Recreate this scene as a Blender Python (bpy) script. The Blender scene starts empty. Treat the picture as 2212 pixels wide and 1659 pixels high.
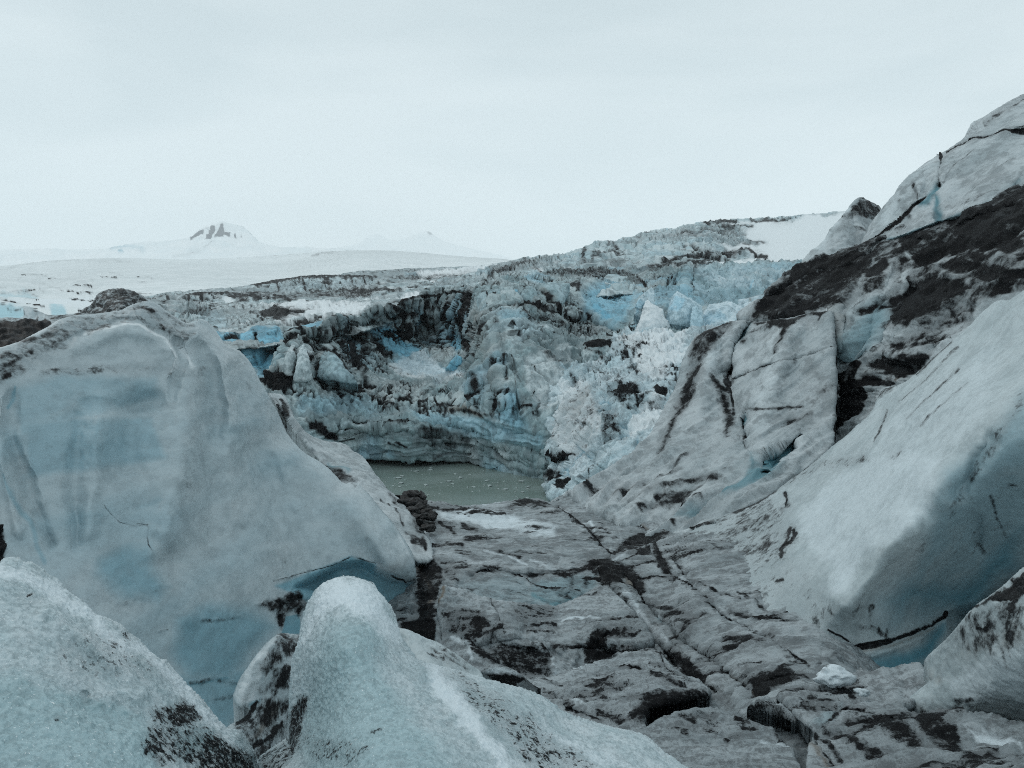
import bpy, math
import numpy as np

# ------------------------------------------------------------------ frame
W, H, FL = 2212.0, 1659.0, 1736.0        # photograph frame used for measuring
EYE = np.array([0.0, 0.0, 4.0])
PITCH = math.atan((H / 2 - 620) / FL)
SCN = bpy.context.scene
COL = SCN.collection
CP, SP = math.cos(PITCH), math.sin(PITCH)


def rays(px, py):
    """direction per unit of depth through a measured point of the frame"""
    x = (np.asarray(px, float) - W / 2) / FL
    y = -(np.asarray(py, float) - H / 2) / FL
    return np.stack([x, CP + y * SP, -SP + y * CP], -1)


def at(px, py, d):
    return EYE + rays(px, py) * np.asarray(d, float)[..., None]


# crops used while measuring: origin and scale into the frame
CR = {0: (0, 0, 1.0), 1: (0, 378, .3418), 2: (540, 486, .3418), 3: (972, 378, .3418), 4: (1456, 162, .3418),
      5: (1456, 648, .3418), 6: (1456, 1092, .3418), 7: (756, 1026, .3816), 8: (0, 1026, .3816)}


def cc(c, pts):
    ox, oy, s = CR[c]
    a = np.asarray(pts, float).copy()
    a[:, 0] = ox + a[:, 0] * s
    a[:, 1] = oy + a[:, 1] * s
    return a


def pairs(v):
    return [(v[i], v[i + 1]) for i in range(0, len(v), 2)]


def O(*segs):
    """outline out of (crop, x, y, x, y ...) runs"""
    return np.concatenate([cc(s[0], pairs(s[1:])) for s in segs])


# ------------------------------------------------------------------ noise
def _h(ix, iy, iz, seed):
    h = (ix.astype(np.uint32) * np.uint32(374761393)) ^ (iy.astype(np.uint32) * np.uint32(668265263)) \
        ^ (iz.astype(np.uint32) * np.uint32(2147483647 - 1274126177 + 7)) ^ np.uint32((seed * 2654435761) & 0xffffffff)
    h ^= h >> np.uint32(15)
    h *= np.uint32(2246822519)
    h ^= h >> np.uint32(13)
    h *= np.uint32(3266489917)
    h ^= h >> np.uint32(16)
    return h


_G = np.random.RandomState(3).normal(size=(256, 3))
_G /= np.linalg.norm(_G, axis=1)[:, None]


def perlin(p, seed=0):
    p = np.asarray(p, float)
    i = np.floor(p).astype(np.int64)
    f = p - i
    u = f * f * f * (f * (f * 6 - 15) + 10)
    r = np.zeros(len(p))
    for dx in (0, 1):
        wx = u[:, 0] if dx else 1 - u[:, 0]
        for dy in (0, 1):
            wy = wx * (u[:, 1] if dy else 1 - u[:, 1])
            for dz in (0, 1):
                w = wy * (u[:, 2] if dz else 1 - u[:, 2])
                g = _G[_h(i[:, 0] + dx, i[:, 1] + dy, i[:, 2] + dz, seed) & np.uint32(255)]
                r += w * (g[:, 0] * (f[:, 0] - dx) + g[:, 1] * (f[:, 1] - dy) + g[:, 2] * (f[:, 2] - dz))
    return r * 1.5


def fbm(p, o=4, seed=0, gain=.5, lac=2.03):
    r = np.zeros(len(p)); a = 1.0; q = np.asarray(p, float)
    for k in range(o):
        r += a * perlin(q, seed + k); a *= gain; q = q * lac
    return r


def ridged(p, o=4, seed=0, gain=.5):
    r = np.zeros(len(p)); a = 1.0; q = np.asarray(p, float)
    for k in range(o):
        r += a * (1 - 2 * np.abs(perlin(q, seed + k))); a *= gain; q = q * 2.07
    return r


def facets(p, seed=0, tilt=1.0):
    """broken-block relief: a height per point, flat tilted cells, and the gap between neighbours"""
    p = np.asarray(p, float)
    i = np.floor(p).astype(np.int64)
    f1 = np.full(len(p), 9.0); f2 = f1.copy(); hh = np.zeros(len(p))
    for dx in (-1, 0, 1):
        for dy in (-1, 0, 1):
            for dz in (-1, 0, 1):
                c = i + (dx, dy, dz)
                h = _h(c[:, 0], c[:, 1], c[:, 2], seed)
                rx = (h & np.uint32(1023)) / 1023.0; ry = ((h >> np.uint32(10)) & np.uint32(1023)) / 1023.0
                rz = ((h >> np.uint32(20)) & np.uint32(1023)) / 1023.0
                v = p - c - np.stack([rx, ry, rz], -1)
                d = np.sqrt((v * v).sum(1))
                g = _G[(h * np.uint32(2654435761) >> np.uint32(9)) & np.uint32(255)]
                val = (rz * 7.31 % 1.0) - .5 + tilt * (v * g).sum(1)
                n = d < f1
                f2 = np.where(n, f1, np.minimum(f2, d)); hh = np.where(n, val, hh); f1 = np.where(n, d, f1)
    return hh, f2 - f1


def sstep(a, b, x):
    t = np.clip((x - a) / (b - a), 0, 1)
    return t * t * (3 - 2 * t)


def xyz(x, y):
    return np.stack([x, y, np.zeros_like(x)], -1)


# ------------------------------------------------------------------ polygons and strokes
def densify(o, step):
    r = []
    for a, b in zip(o, np.roll(o, -1, 0)):
        n = max(1, int(np.hypot(*(b - a)) / step))
        for k in range(n):
            r.append(a + (b - a) * k / n)
    return np.array(r)


def smooth_closed(o, it=1):
    for _ in range(it):                      # corner cutting keeps the traced line but loses the ruler look
        n = np.roll(o, -1, 0)
        o = np.stack([o * .75 + n * .25, o * .25 + n * .75], 1).reshape(-1, 2)
    return o


def inside(x, y, o):
    r = np.zeros(x.shape, bool)
    x0, y0 = o[:, 0], o[:, 1]
    x1, y1 = np.roll(x0, -1), np.roll(y0, -1)
    for a, b, c, d in zip(x0, y0, x1, y1):
        if b == d:
            continue
        m = ((b > y) != (d > y))
        r ^= m & (x < (c - a) * (y - b) / (d - b) + a)
    return r


def seg_dist(x, y, o, closed, reach):
    """distance to a polyline, and the nearest point on it"""
    best = np.full(x.shape, float(reach)); nx = x.copy(); ny = y.copy()
    n = len(o)
    for k in range(n if closed else n - 1):
        a = o[k]; b = o[(k + 1) % n]
        m = (x > min(a[0], b[0]) - reach) & (x < max(a[0], b[0]) + reach) & (y > min(a[1], b[1]) - reach) & (y < max(a[1], b[1]) + reach)
        idx = np.nonzero(m)
        if not len(idx[0]):
            continue
        xs = x[idx]; ys = y[idx]
        e = b - a; L = e @ e + 1e-12
        t = np.clip(((xs - a[0]) * e[0] + (ys - a[1]) * e[1]) / L, 0, 1)
        qx = a[0] + t * e[0]; qy = a[1] + t * e[1]
        d = np.hypot(xs - qx, ys - qy)
        w = d < best[idx]
        sel = tuple(i[w] for i in idx)
        best[sel] = d[w]; nx[sel] = qx[w]; ny[sel] = qy[w]
    return best, nx, ny


def stroke_val(x, y, pts, w, area, seed, wob=.6):
    """0..1 strength of a stain, crack or bulge traced as a line (width w) or an area (feather w)"""
    o = np.asarray(pts, float)
    val = np.zeros(x.shape)
    R = w * 2.6 + 4
    m = (x > o[:, 0].min() - R) & (x < o[:, 0].max() + R) & (y > o[:, 1].min() - R) & (y < o[:, 1].max() + R)
    if not m.any():
        return val
    xs = x[m]; ys = y[m]
    if wob:
        s = 1.0 / (w * 2.5 + 6)
        xw = xs + wob * (w + 1) * fbm(xyz(xs * s, ys * s), 3, seed)
        yw = ys + wob * (w + 1) * fbm(xyz(xs * s + 31, ys * s), 3, seed + 9)
    else:
        xw, yw = xs, ys
    if area:
        d, _, _ = seg_dist(xw, yw, o, True, w * 2 + 2)
        sd = np.where(inside(xw, yw, o), d, -d)
        v = sstep(-w, w, sd)
    else:
        d, _, _ = seg_dist(xw, yw, o, False, R)
        v = np.exp(-(d / w) ** 2 * 1.4)
    val[m] = v
    return val


def tps(ctl):
    c = np.asarray(ctl, float)
    S = 500.0
    X = c[:, :2] / S; v = 1.0 / c[:, 2]
    n = len(c)
    r2 = ((X[:, None] - X[None]) ** 2).sum(-1)
    K = .5 * r2 * np.log(r2 + 1e-12) + np.eye(n) * 1e-3
    Pm = np.c_[np.ones(n), X]
    A = np.zeros((n + 3, n + 3)); A[:n, :n] = K; A[:n, n:] = Pm; A[n:, :n] = Pm.T
    sol = np.linalg.solve(A, np.r_[v, 0, 0, 0])

    def ev(x, y):
        r = sol[n] + sol[n + 1] * x / S + sol[n + 2] * y / S
        for k in range(n):
            q = (x / S - X[k, 0]) ** 2 + (y / S - X[k, 1]) ** 2
            r = r + sol[k] * .5 * q * np.log(q + 1e-12)
        return 1.0 / np.clip(r, v.min() * .6, v.max() * 1.6)
    return ev


# ------------------------------------------------------------------ objects
def tag(o, label=None, cat=None, group=None, kind=None):
    if kind: o['kind'] = kind
    if label: o['label'] = label
    if cat: o['category'] = cat
    if group: o['group'] = group
    return o


def link_mesh(name, V, Fq, mask, mat, base=None, parent=None):
    me = bpy.data.meshes.new(name)
    if base is None:
        base = np.zeros(3)
    V = V - base
    Fq = np.asarray(Fq, np.int32)
    k = Fq.shape[1]
    me.vertices.add(len(V)); me.vertices.foreach_set('co', V.astype(np.float32).ravel())
    me.loops.add(Fq.size); me.loops.foreach_set('vertex_index', Fq.ravel())
    me.polygons.add(len(Fq)); me.polygons.foreach_set('loop_start', np.arange(0, Fq.size, k, dtype=np.int32))
    me.polygons.foreach_set('use_smooth', np.ones(len(Fq), bool))
    me.update(calc_edges=True)
    if mask is None: mask = np.zeros((len(V), 4))
    if True:
        at_ = me.attributes.new('mask', 'FLOAT_COLOR', 'POINT')
        at_.data.foreach_set('color', np.clip(mask, 0, 2).astype(np.float32).ravel())
    me.materials.append(mat)
    me.validate()
    o = bpy.data.objects.new(name, me)
    o.location = base
    COL.objects.link(o)
    if parent: o.parent = parent
    return o


SEED = [10]


def body(name, out, ctl, mat, step=3.0, rim=(20, 1.0), back=(2, 1.5), relief=None, marks=(), edge=(1.5, 12), soft=1,
         mask0=(0, 0, 0, 0), label=None, cat=None, group=None, kind=None, parent=None, wob=.8):
    """A solid mass of ice or rock: its measured outline, its distance at control points, a rounded rim, a back that falls away
    behind the crest, relief along its own normals and stains laid on it."""
    SEED[0] += 17
    sd0 = SEED[0]
    o = np.asarray(out, float)
    o = smooth_closed(o, soft) if soft else o
    o = densify(o, max(step, 2.0))
    nx_ = np.roll(o, -1, 0) - np.roll(o, 1, 0)
    nx_ = np.stack([nx_[:, 1], -nx_[:, 0]], -1) / (np.linalg.norm(nx_, axis=1)[:, None] + 1e-9)
    if edge[0]:
        o = o + nx_ * (edge[0] * fbm(xyz(o[:, 0] / edge[1], o[:, 1] / edge[1]), 3, sd0))[:, None]
    x0, y0 = o.min(0) - step * 1.5
    x1, y1 = o.max(0) + step * 1.5
    gx = np.arange(x0, x1, step); gy = np.arange(y0, y1, step)
    X, Y = np.meshgrid(gx, gy)
    ins = inside(X, Y, o)
    R = max(rim[0], step * 2.2)
    dist, qx, qy = seg_dist(X, Y, o, True, R)
    X = np.where(ins, X, qx); Y = np.where(ins, Y, qy)
    near = ins & (dist < step * .35)
    X = np.where(near, qx, X); Y = np.where(near, qy, Y)
    dist = np.where(ins & ~near, dist, 0)
    D = tps(ctl)(X, Y)
    t = np.clip(1 - dist / rim[0], 0, 1)
    D = D + rim[1] * rim[0] * D / FL * (1 - np.sqrt(np.clip(1 - t * t, 0, 1)))
    D0 = D.copy()
    A = np.zeros(X.shape + (4,)); A[...] = mask0
    push = np.zeros(X.shape)
    for k, (kind_, c, w, amt, pts) in enumerate(marks):
        pp = cc(c, pairs(pts))
        v = stroke_val(X, Y, pp, w, kind_.isupper(), sd0 + 100 + k, wob)
        kk = kind_.lower()
        if kind_ in 'dx' and w > 2:
            hv = stroke_val(X, Y, pp, w * 2.6, False, sd0 + 400 + k, .9)
            A[..., 0] = np.maximum(A[..., 0], hv * .26 * min(1, amt if kind_ == 'd' else 1))
        if kk in 'dbso':
            ch = 'dbso'.index(kk)
            A[..., ch] = np.maximum(A[..., ch], v * amt) if amt > 0 else A[..., ch] * (1 + v * amt)
        elif kk == 'k':
            push += v * (amt if kind_.isupper() else np.clip(amt, -1.3 * w * D0 / FL, 1.3 * w * D0 / FL))
        elif kk == 'h':
            push -= v * (amt if kind_.isupper() else np.clip(amt, -1.3 * w * D0 / FL, 1.3 * w * D0 / FL))
        elif kk == 'x':                    # dark crack: sinks and carries dirt
            push += v * np.minimum(amt, (2.6 if D0.min() < 40 else 6) * w * D0 / FL)
            A[..., 0] = np.maximum(A[..., 0], v * 1.1)
    D = D + push
    P = EYE + rays(X, Y) * D[..., None]
    if relief is not None:
        du = np.gradient(P, axis=1); dv = np.gradient(P, axis=0)
        N = np.cross(dv, du); N /= np.linalg.norm(N, axis=2)[..., None] + 1e-12
        flip = (N * (P - EYE)).sum(-1) > 0
        N[flip] *= -1
        sh = P.shape
        r = relief(P.reshape(-1, 3), X.ravel(), Y.ravel(), A.reshape(-1, 4))
        pxm = (D0 / FL).ravel()
        dd = np.clip(A[..., 0].ravel(), 0, 1)
        r = r + dd * pxm * (1.3 * fbm(P.reshape(-1, 3) / (9 * np.median(pxm)), 3, sd0 + 5) + .9 * fbm(P.reshape(-1, 3) / (3.5 * np.median(pxm)), 2, sd0 + 6))
        fade = np.clip(dist / (step * 2), .25, 1)
        P = P + N * (r.reshape(sh[:2]) * fade)[..., None]
    ny, nx = X.shape
    idx = np.arange(ny * nx).reshape(ny, nx)
    q = np.stack([idx[:-1, :-1], idx[1:, :-1], idx[1:, 1:], idx[:-1, 1:]], -1).reshape(-1, 4)
    keep = ins.ravel()[q].any(1)
    q = q[keep]
    use = np.unique(q)
    rm = -np.ones(ny * nx, np.int64); rm[use] = np.arange(len(use))
    q = rm[q]
    V = P.reshape(-1, 3)[use]; M = A.reshape(-1, 4)[use]
    # back of the mass
    e = np.concatenate([q[:, [0, 1]], q[:, [1, 2]], q[:, [2, 3]], q[:, [3, 0]]])
    es = np.sort(e, 1)
    key = es[:, 0] * len(V) + es[:, 1]
    _, inv, cnt = np.unique(key, return_inverse=True, return_counts=True)
    be = e[cnt[inv] == 1]
    bv = np.unique(be)
    T, drop = back
    rr = V[bv] - EYE
    rr /= np.linalg.norm(rr, axis=1)[:, None]
    mp = -np.ones(len(V), np.int64)
    allV = [V]; allM = [M]; allF = [q]
    prev = np.arange(len(V)); n0 = len(V)
    for fr, fd in ((.10, .05), (.32, .26), (.65, .66), (1.0, 1.25)):
        nb = V[bv] + rr * T * fr - np.array([0, 0, 1.0]) * drop * fd
        mp = -np.ones(len(V), np.int64); mp[bv] = n0 + np.arange(len(bv))
        allF.append(np.stack([prev[be[:, 1]], prev[be[:, 0]], mp[be[:, 0]], mp[be[:, 1]]], -1))
        allV.append(nb); allM.append(M[bv]); n0 += len(bv); prev = mp
    V = np.concatenate(allV); M = np.concatenate(allM); q = np.concatenate(allF)
    base = np.array([V[:, 0].mean(), V[:, 1].mean(), np.percentile(V[:, 2], 2)])
    ob = link_mesh(name, V, q, M, mat, base, parent)
    if parent is not None:
        ob.matrix_parent_inverse.identity(); ob.location = base - np.array(parent.location)
    return tag(ob, label, cat, group, kind)


# ------------------------------------------------------------------ materials
def ice_mat(name, lo, hi, blue=(.16, .40, .50), dirt=(.0075, .008, .009), snow=(.74, .79, .81), ochre=(.16, .125, .09), s=1.0,
            grain=.25, bump=.35, rough=.55, streak=(1, 1, 1), speck=.0, spec=.25, sss=0.0, snb=.8, dgr=1.7):
    """s: metres of the broad mottling; everything finer follows from it"""
    m = bpy.data.materials.new(name); m.use_nodes = True
    nt = m.node_tree; nd = nt.nodes; lk = nt.links
    nd.clear()
    out = nd.new('ShaderNodeOutputMaterial'); bs = nd.new('ShaderNodeBsdfPrincipled')
    lk.new(bs.outputs[0], out.inputs[0])
    tc = nd.new('ShaderNodeTexCoord')
    mp = nd.new('ShaderNodeMapping'); mp.inputs['Scale'].default_value = streak
    lk.new(tc.outputs['Object'], mp.inputs[0])
    at_ = nd.new('ShaderNodeAttribute'); at_.attribute_name = 'mask'
    sep = nd.new('ShaderNodeSeparateColor'); lk.new(at_.outputs['Color'], sep.inputs[0])

    def noise(scale, det=5, ro=.6, vec=None, dist=0.0):
        n = nd.new('ShaderNodeTexNoise'); n.inputs['Scale'].default_value = scale
        n.inputs['Detail'].default_value = det; n.inputs['Roughness'].default_value = ro
        n.inputs['Distortion'].default_value = dist
        lk.new((vec or mp).outputs[0], n.inputs['Vector'])
        return n.outputs['Fac']

    def math_(op, a, b=None, c=None, clamp=False):
        n = nd.new('ShaderNodeMath'); n.operation = op; n.use_clamp = clamp
        for i, v in enumerate((a, b, c)):
            if v is None: continue
            if isinstance(v, (int, float)): n.inputs[i].default_value = v
            else: lk.new(v, n.inputs[i])
        return n.outputs[0]

    def ramp(v, a, b):
        n = nd.new('ShaderNodeMapRange'); n.interpolation_type = 'SMOOTHSTEP'
        lk.new(v, n.inputs[0]); n.inputs[1].default_value = a; n.inputs[2].default_value = b
        return n.outputs[0]

    def mix(f, a, b, mode='MIX'):
        n = nd.new('ShaderNodeMix'); n.data_type = 'RGBA'; n.blend_type = mode
        if isinstance(f, (int, float)): n.inputs[0].default_value = f
        else: lk.new(f, n.inputs[0])
        for i, v in ((6, a), (7, b)):
            if isinstance(v, tuple): n.inputs[i].default_value = (*v, 1)
            else: lk.new(v, n.inputs[i])
        return n.outputs[2]

    broad = noise(1.0 / s, 6, .6, None, .6)
    mid = noise(6.0 / s, 7, .68)
    fine = noise(24.0 / s, 5, .75, tc)
    tex = math_('ADD', math_('MULTIPLY', math_('SUBTRACT', mid, .5), 1.0), math_('MULTIPLY', math_('SUBTRACT', fine, .5), 1.0))
    c = mix(ramp(math_('ADD', broad, math_('MULTIPLY', tex, .35)), .33, .67), lo, hi)
    c = mix(math_('MULTIPLY', sep.outputs[1], ramp(math_('ADD', broad, math_('MULTIPLY', sep.outputs[1], .35)), .3, .75), clamp=True), c, blue)
    # fine grit everywhere
    g = ramp(tex, .06, -.14)
    c = mix(math_('MULTIPLY', g, grain), c, (.085, .09, .095))
    sn = math_('ADD', sep.outputs[2], math_('MULTIPLY', tex, snb))
    c = mix(ramp(math_('MULTIPLY', sn, ramp(sep.outputs[2], .0, .15)), .1, .9), c, snow)
    al = at_.outputs['Alpha']
    oc = math_('MULTIPLY', al, ramp(math_('ADD', mid, math_('MULTIPLY', al, .3)), .35, .7), clamp=True)
    c = mix(oc, c, ochre)
    # sediment: solid where the trace is strong, breaking into grains where it thins out
    wash = math_('MULTIPLY', math_('MULTIPLY', sep.outputs[0], .85, clamp=True), math_('ADD', .62, math_('MULTIPLY', tex, 1.6)), clamp=True)
    c = mix(math_('MULTIPLY', wash, .9, clamp=True), c, (.055, .06, .064))
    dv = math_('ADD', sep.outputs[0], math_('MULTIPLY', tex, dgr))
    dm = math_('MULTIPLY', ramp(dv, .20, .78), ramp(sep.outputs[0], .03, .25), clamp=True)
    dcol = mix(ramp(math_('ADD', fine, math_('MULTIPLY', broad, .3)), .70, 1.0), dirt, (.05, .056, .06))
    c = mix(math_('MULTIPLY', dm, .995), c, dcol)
    lk.new(math_('MULTIPLY', math_('SUBTRACT', 1.0, math_('MULTIPLY', dm, .8)), spec), bs.inputs['Specular IOR Level'])
    if speck:
        sp = noise(60.0 / s, 2, .5, tc)
        c = mix(math_('MULTIPLY', ramp(sp, .66, .72), speck), c, (.95, .97, .98))  # frost glints painted into the base colour as white specks
    lk.new(c, bs.inputs['Base Color'])
    bs.inputs['Roughness'].default_value = rough
    if sss:
        bs.inputs['Subsurface Weight'].default_value = sss
        bs.inputs['Subsurface Radius'].default_value = (.25, .6, .8)
        bs.inputs['Subsurface Scale'].default_value = .25 * s
    b = nd.new('ShaderNodeBump'); b.inputs['Strength'].default_value = bump; b.inputs['Distance'].default_value = .05 * s
    hgt = math_('ADD', math_('MULTIPLY', mid, 1.0), math_('MULTIPLY', fine, .45))
    lk.new(hgt, b.inputs['Height']); lk.new(b.outputs[0], bs.inputs['Normal'])
    return m


M_far = ice_mat('far_snow', (.80, .86, .88), (.88, .91, .92), s=180, grain=.02, bump=.1, dirt=(.008, .016, .032), rough=.8)
M_field = ice_mat('snowfield_snow', (.68, .73, .74), (.78, .82, .83), s=25, grain=.08, bump=.3, streak=(.6, 1, 1.5), rough=.8, blue=(.30, .55, .63))
M_bench = ice_mat('bench_ice', (.38, .50, .53), (.58, .66, .68), s=7, grain=.5, bump=.8, streak=(1, 1, .45), blue=(.26, .50, .60))
M_wall = ice_mat('cliff_ice', (.25, .36, .385), (.46, .54, .555), s=3.5, grain=.45, bump=.55, streak=(1, 1, .3), blue=(.21, .49, .63))
M_rub = ice_mat('rubble_ice', (.44, .58, .63), (.62, .70, .73), s=2.5, grain=.35, bump=.8, blue=(.28, .56, .70))
M_left = ice_mat('smooth_blue_ice', (.37, .45, .48), (.44, .505, .53), s=.85, grain=.16, bump=.2, streak=(.7, .7, 1.6), blue=(.18, .35, .42), rough=.42, spec=.4, snb=.5)
M_front = ice_mat('frosted_ice', (.40, .50, .53), (.56, .64, .67), s=.17, grain=.24, bump=.8, blue=(.27, .44, .475), speck=.6, rough=.45, snow=(.68, .76, .80), dgr=2.8)
M_right = ice_mat('slope_ice', (.36, .43, .45), (.46, .53, .55), s=.6, grain=.14, bump=.22, blue=(.075, .235, .30), rough=.42, spec=.4, snow=(.62, .70, .735), snb=.5)
M_slab = ice_mat('ribbed_ice', (.33, .385, .405), (.48, .53, .55), s=1.6, grain=.34, bump=.6, blue=(.10, .235, .28), snow=(.62, .70, .73))
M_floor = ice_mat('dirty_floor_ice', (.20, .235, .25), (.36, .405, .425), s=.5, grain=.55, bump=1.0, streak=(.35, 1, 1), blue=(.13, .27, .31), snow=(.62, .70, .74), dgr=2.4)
M_rock = ice_mat('wet_rock', (.004, .004, .004), (.016, .015, .014), s=.12, grain=.5, bump=.8, rough=.6)

rng = np.random.RandomState(5)

# ================================================================== far country
def r_far(P, x, y, A):
    return 16 * fbm(P / 260, 4, 1) + 9 * ridged(P / 120, 4, 2)

body('mountain', O((1, -1200, 500, -300, 478, 0, 470, 300, 470, 680, 468, 720, 455, 780, 445, 860, 428, 1000, 424, 1110, 415, 1200, 402, 1216, 385, 1255, 345,
                    1290, 330, 1318, 326, 1345, 312, 1368, 310, 1392, 296, 1422, 298, 1440, 308, 1470, 310, 1500, 322, 1530, 326, 1565, 350, 1600, 388, 1640, 428, 1750, 455, 1900, 462, 2212, 470),
                   (0, 1000, 560, 1000, 640, -400, 640)),
     [(-400, 540, 5200), (185, 538, 5200), (480, 480, 5600), (480, 540, 4900), (756, 540, 5200), (0, 600, 4300), (700, 620, 4300), (420, 510, 5150)],
     M_far, 1.8, (10, 3), (900, 500), r_far,
     [('D', 1, 2.2, 1.2, (1204, 420, 1208, 398, 1232, 376, 1270, 352, 1290, 345, 1286, 372, 1262, 386, 1236, 404)),
      ('D', 1, 2, 1.2, (1298, 426, 1308, 392, 1318, 360, 1336, 326, 1362, 326, 1356, 360, 1350, 376, 1338, 400, 1322, 420)),
      ('D', 1, 2, 1.2, (1350, 400, 1364, 370, 1380, 340, 1392, 318, 1412, 316, 1418, 350, 1412, 388, 1388, 388, 1370, 402)),
      ('D', 1, 2, 1.15, (1416, 374, 1420, 356, 1456, 362, 1454, 388, 1434, 384)),
      ('D', 1, 1.5, 1.0, (1478, 380, 1486, 372, 1496, 392, 1486, 394)), ('D', 1, 1.5, .9, (1516, 378, 1534, 380, 1526, 388)),
      ('d', 1, 2, .6, (1300, 340, 1318, 345)), ('d', 1, 2.2, .6, (1290, 470, 1320, 448, 1345, 430)), ('d', 1, 4, .35, (1100, 522, 1180, 500, 1260, 480)),
      ('d', 1, 5, .2, (1400, 330, 1500, 400)),
      ('B', 1, 4, 1.0, (750, 490, 780, 482, 784, 502, 756, 502)), ('b', 1, 8, .5, (720, 470, 790, 450, 900, 470)),
      ('h', 1, 10, 60, (730, 462, 790, 455, 860, 440)), ('h', 1, 8, 90, (1300, 440, 1350, 380, 1370, 320)), ('h', 1, 8, -90, (1250, 440, 1290, 380, 1320, 330))],
     edge=(1.8, 6), kind='structure', label='snow covered mountain with dark bare rock ribs on its summit, left of the skyline', soft=1, wob=.35)

body('mountain', O((2, 200, 190, 500, 150, 640, 128, 690, 116, 720, 92, 745, 74, 790, 56, 830, 64, 870, 92, 930, 96, 990, 84, 1030, 66, 1070, 50, 1100, 44, 1130, 38, 1160, 62, 1200, 92, 1300, 130, 1640, 200, 1900, 300, 1200, 330, 300, 300)),
     [(600, 580, 10600), (810, 505, 11600), (930, 500, 12000), (1000, 590, 10600), (1150, 560, 11200), (800, 540, 11300)], M_far, 1.8, (10, 3), (900, 500), r_far,
     [('D', 2, 1.2, .8, (736, 84, 748, 86, 746, 96, 738, 94)), ('d', 2, 1.2, .6, (690, 118, 712, 100)), ('D', 2, 2, .85, (1115, 46, 1140, 40, 1152, 62, 1140, 72, 1126, 64)),
      ('d', 2, 1.3, .6, (1034, 72, 1040, 78)), ('d', 2, 1.3, .5, (1068, 54, 1074, 58))],
     edge=(.6, 14), kind='structure', label='faint twin snow summits fading into cloud right of the dark ribbed mountain', wob=.3)


def r_field(P, x, y, A):
    return 2.2 * fbm(P / 60 * (.5, 1, 1), 4, 3) + .6 * ridged(P / 18 * (.35, 1, 1), 3, 4) * sstep(1200, 250, P[:, 1])

cre = []
for k in range(46):
    cx = rng.uniform(-100, 320); cy = rng.uniform(592, 672); ln = rng.uniform(20, 90) * (cy - 560) / 90
    sl = rng.uniform(-.02, .16)
    cre.append(('x' if rng.rand() < .35 else 'd', 0, rng.uniform(.7, 1.5), 4.0 if False else (1.5 if rng.rand() < .5 else .35),
                (cx, cy, cx + ln * .5, cy + ln * sl * .5 + rng.uniform(-1, 1), cx + ln, cy + ln * sl)))
cre = [(a, b, c, (.45 if a == 'd' else 2.5), e) for a, b, c, d, e in cre]
body('snowfield', O((0, -500, 610, -200, 592, 0, 576, 60, 568, 120, 562, 200, 558, 273, 557, 400, 561, 500, 557, 600, 551, 694, 543, 779, 540, 848, 541, 916, 546, 984, 553, 1050, 557, 1100, 560, 1250, 585),
                    (0, 1250, 760, -500, 790)),
     [(-500, 610, 1300), (100, 562, 1500), (280, 557, 1500), (780, 541, 1900), (1100, 560, 1500), (500, 575, 1100), (900, 575, 900), (100, 600, 700), (600, 600, 650),
      (100, 640, 380), (500, 640, 340), (900, 600, 600), (0, 690, 230), (400, 690, 220), (900, 690, 200)],
     M_field, 2.6, (10, 2), (400, 60), r_field,
     cre + [('d', 1, 4, .3, (560, 545, 720, 535, 830, 550)), ('d', 1, 2, .3, (0, 600, 250, 545, 500, 535)), ('d', 2, 4, .3, (400, 190, 480, 175, 560, 185)), ('d', 2, 3, .25, (450, 170, 900, 168, 1300, 200, 1640, 222)),
            ('B', 1, 6, .5, (-200, 750, 0, 745, 150, 742, 240, 760, 235, 790, 90, 805, -200, 815)), ('k', 1, 5, 10, (-200, 740, 150, 736, 250, 755)), ('d', 1, 2, .5, (0, 748, 60, 742, 150, 738, 240, 760)),
            ('B', 1, 6, .8, (-200, 835, 0, 832, 110, 838, 180, 880, 120, 900, -200, 910)), ('k', 1, 4, 5, (-100, 830, 110, 832)), ('d', 1, 3, .3, (250, 660, 420, 670, 560, 690)),
            ('B', 1, 5, .7, (310, 850, 350, 825, 400, 840, 440, 880, 330, 890)), ('S', 1, 10, 1.0, (0, 800, 600, 780, 620, 850, 150, 850))],
     edge=(.5, 20), kind='structure')


# ================================================================== dirty benches of ice beyond the pond
def r_bench(P, x, y, A):
    f, g = facets(P / np.array([5.5, 6, 4.0]), 21, .9)
    f2, g2 = facets(P / np.array([2.2, 2.5, 1.6]), 22, .9)
    v = ridged(P / np.array([3.0, 3.0, 14]), 3, 23)
    n = fbm(P / 6, 3, 25)
    A[:, 0] = np.maximum(A[:, 0], .5 * sstep(.16, .02, g) * sstep(-.2, .6, n + .2))
    A[:, 0] = np.clip(A[:, 0] + .35 * sstep(.55, 1.2, v) * (A[:, 2] < .3), 0, 1.2)
    return .55 * f + .25 * f2 + .2 * v - .5 * sstep(.12, .0, g)

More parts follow.
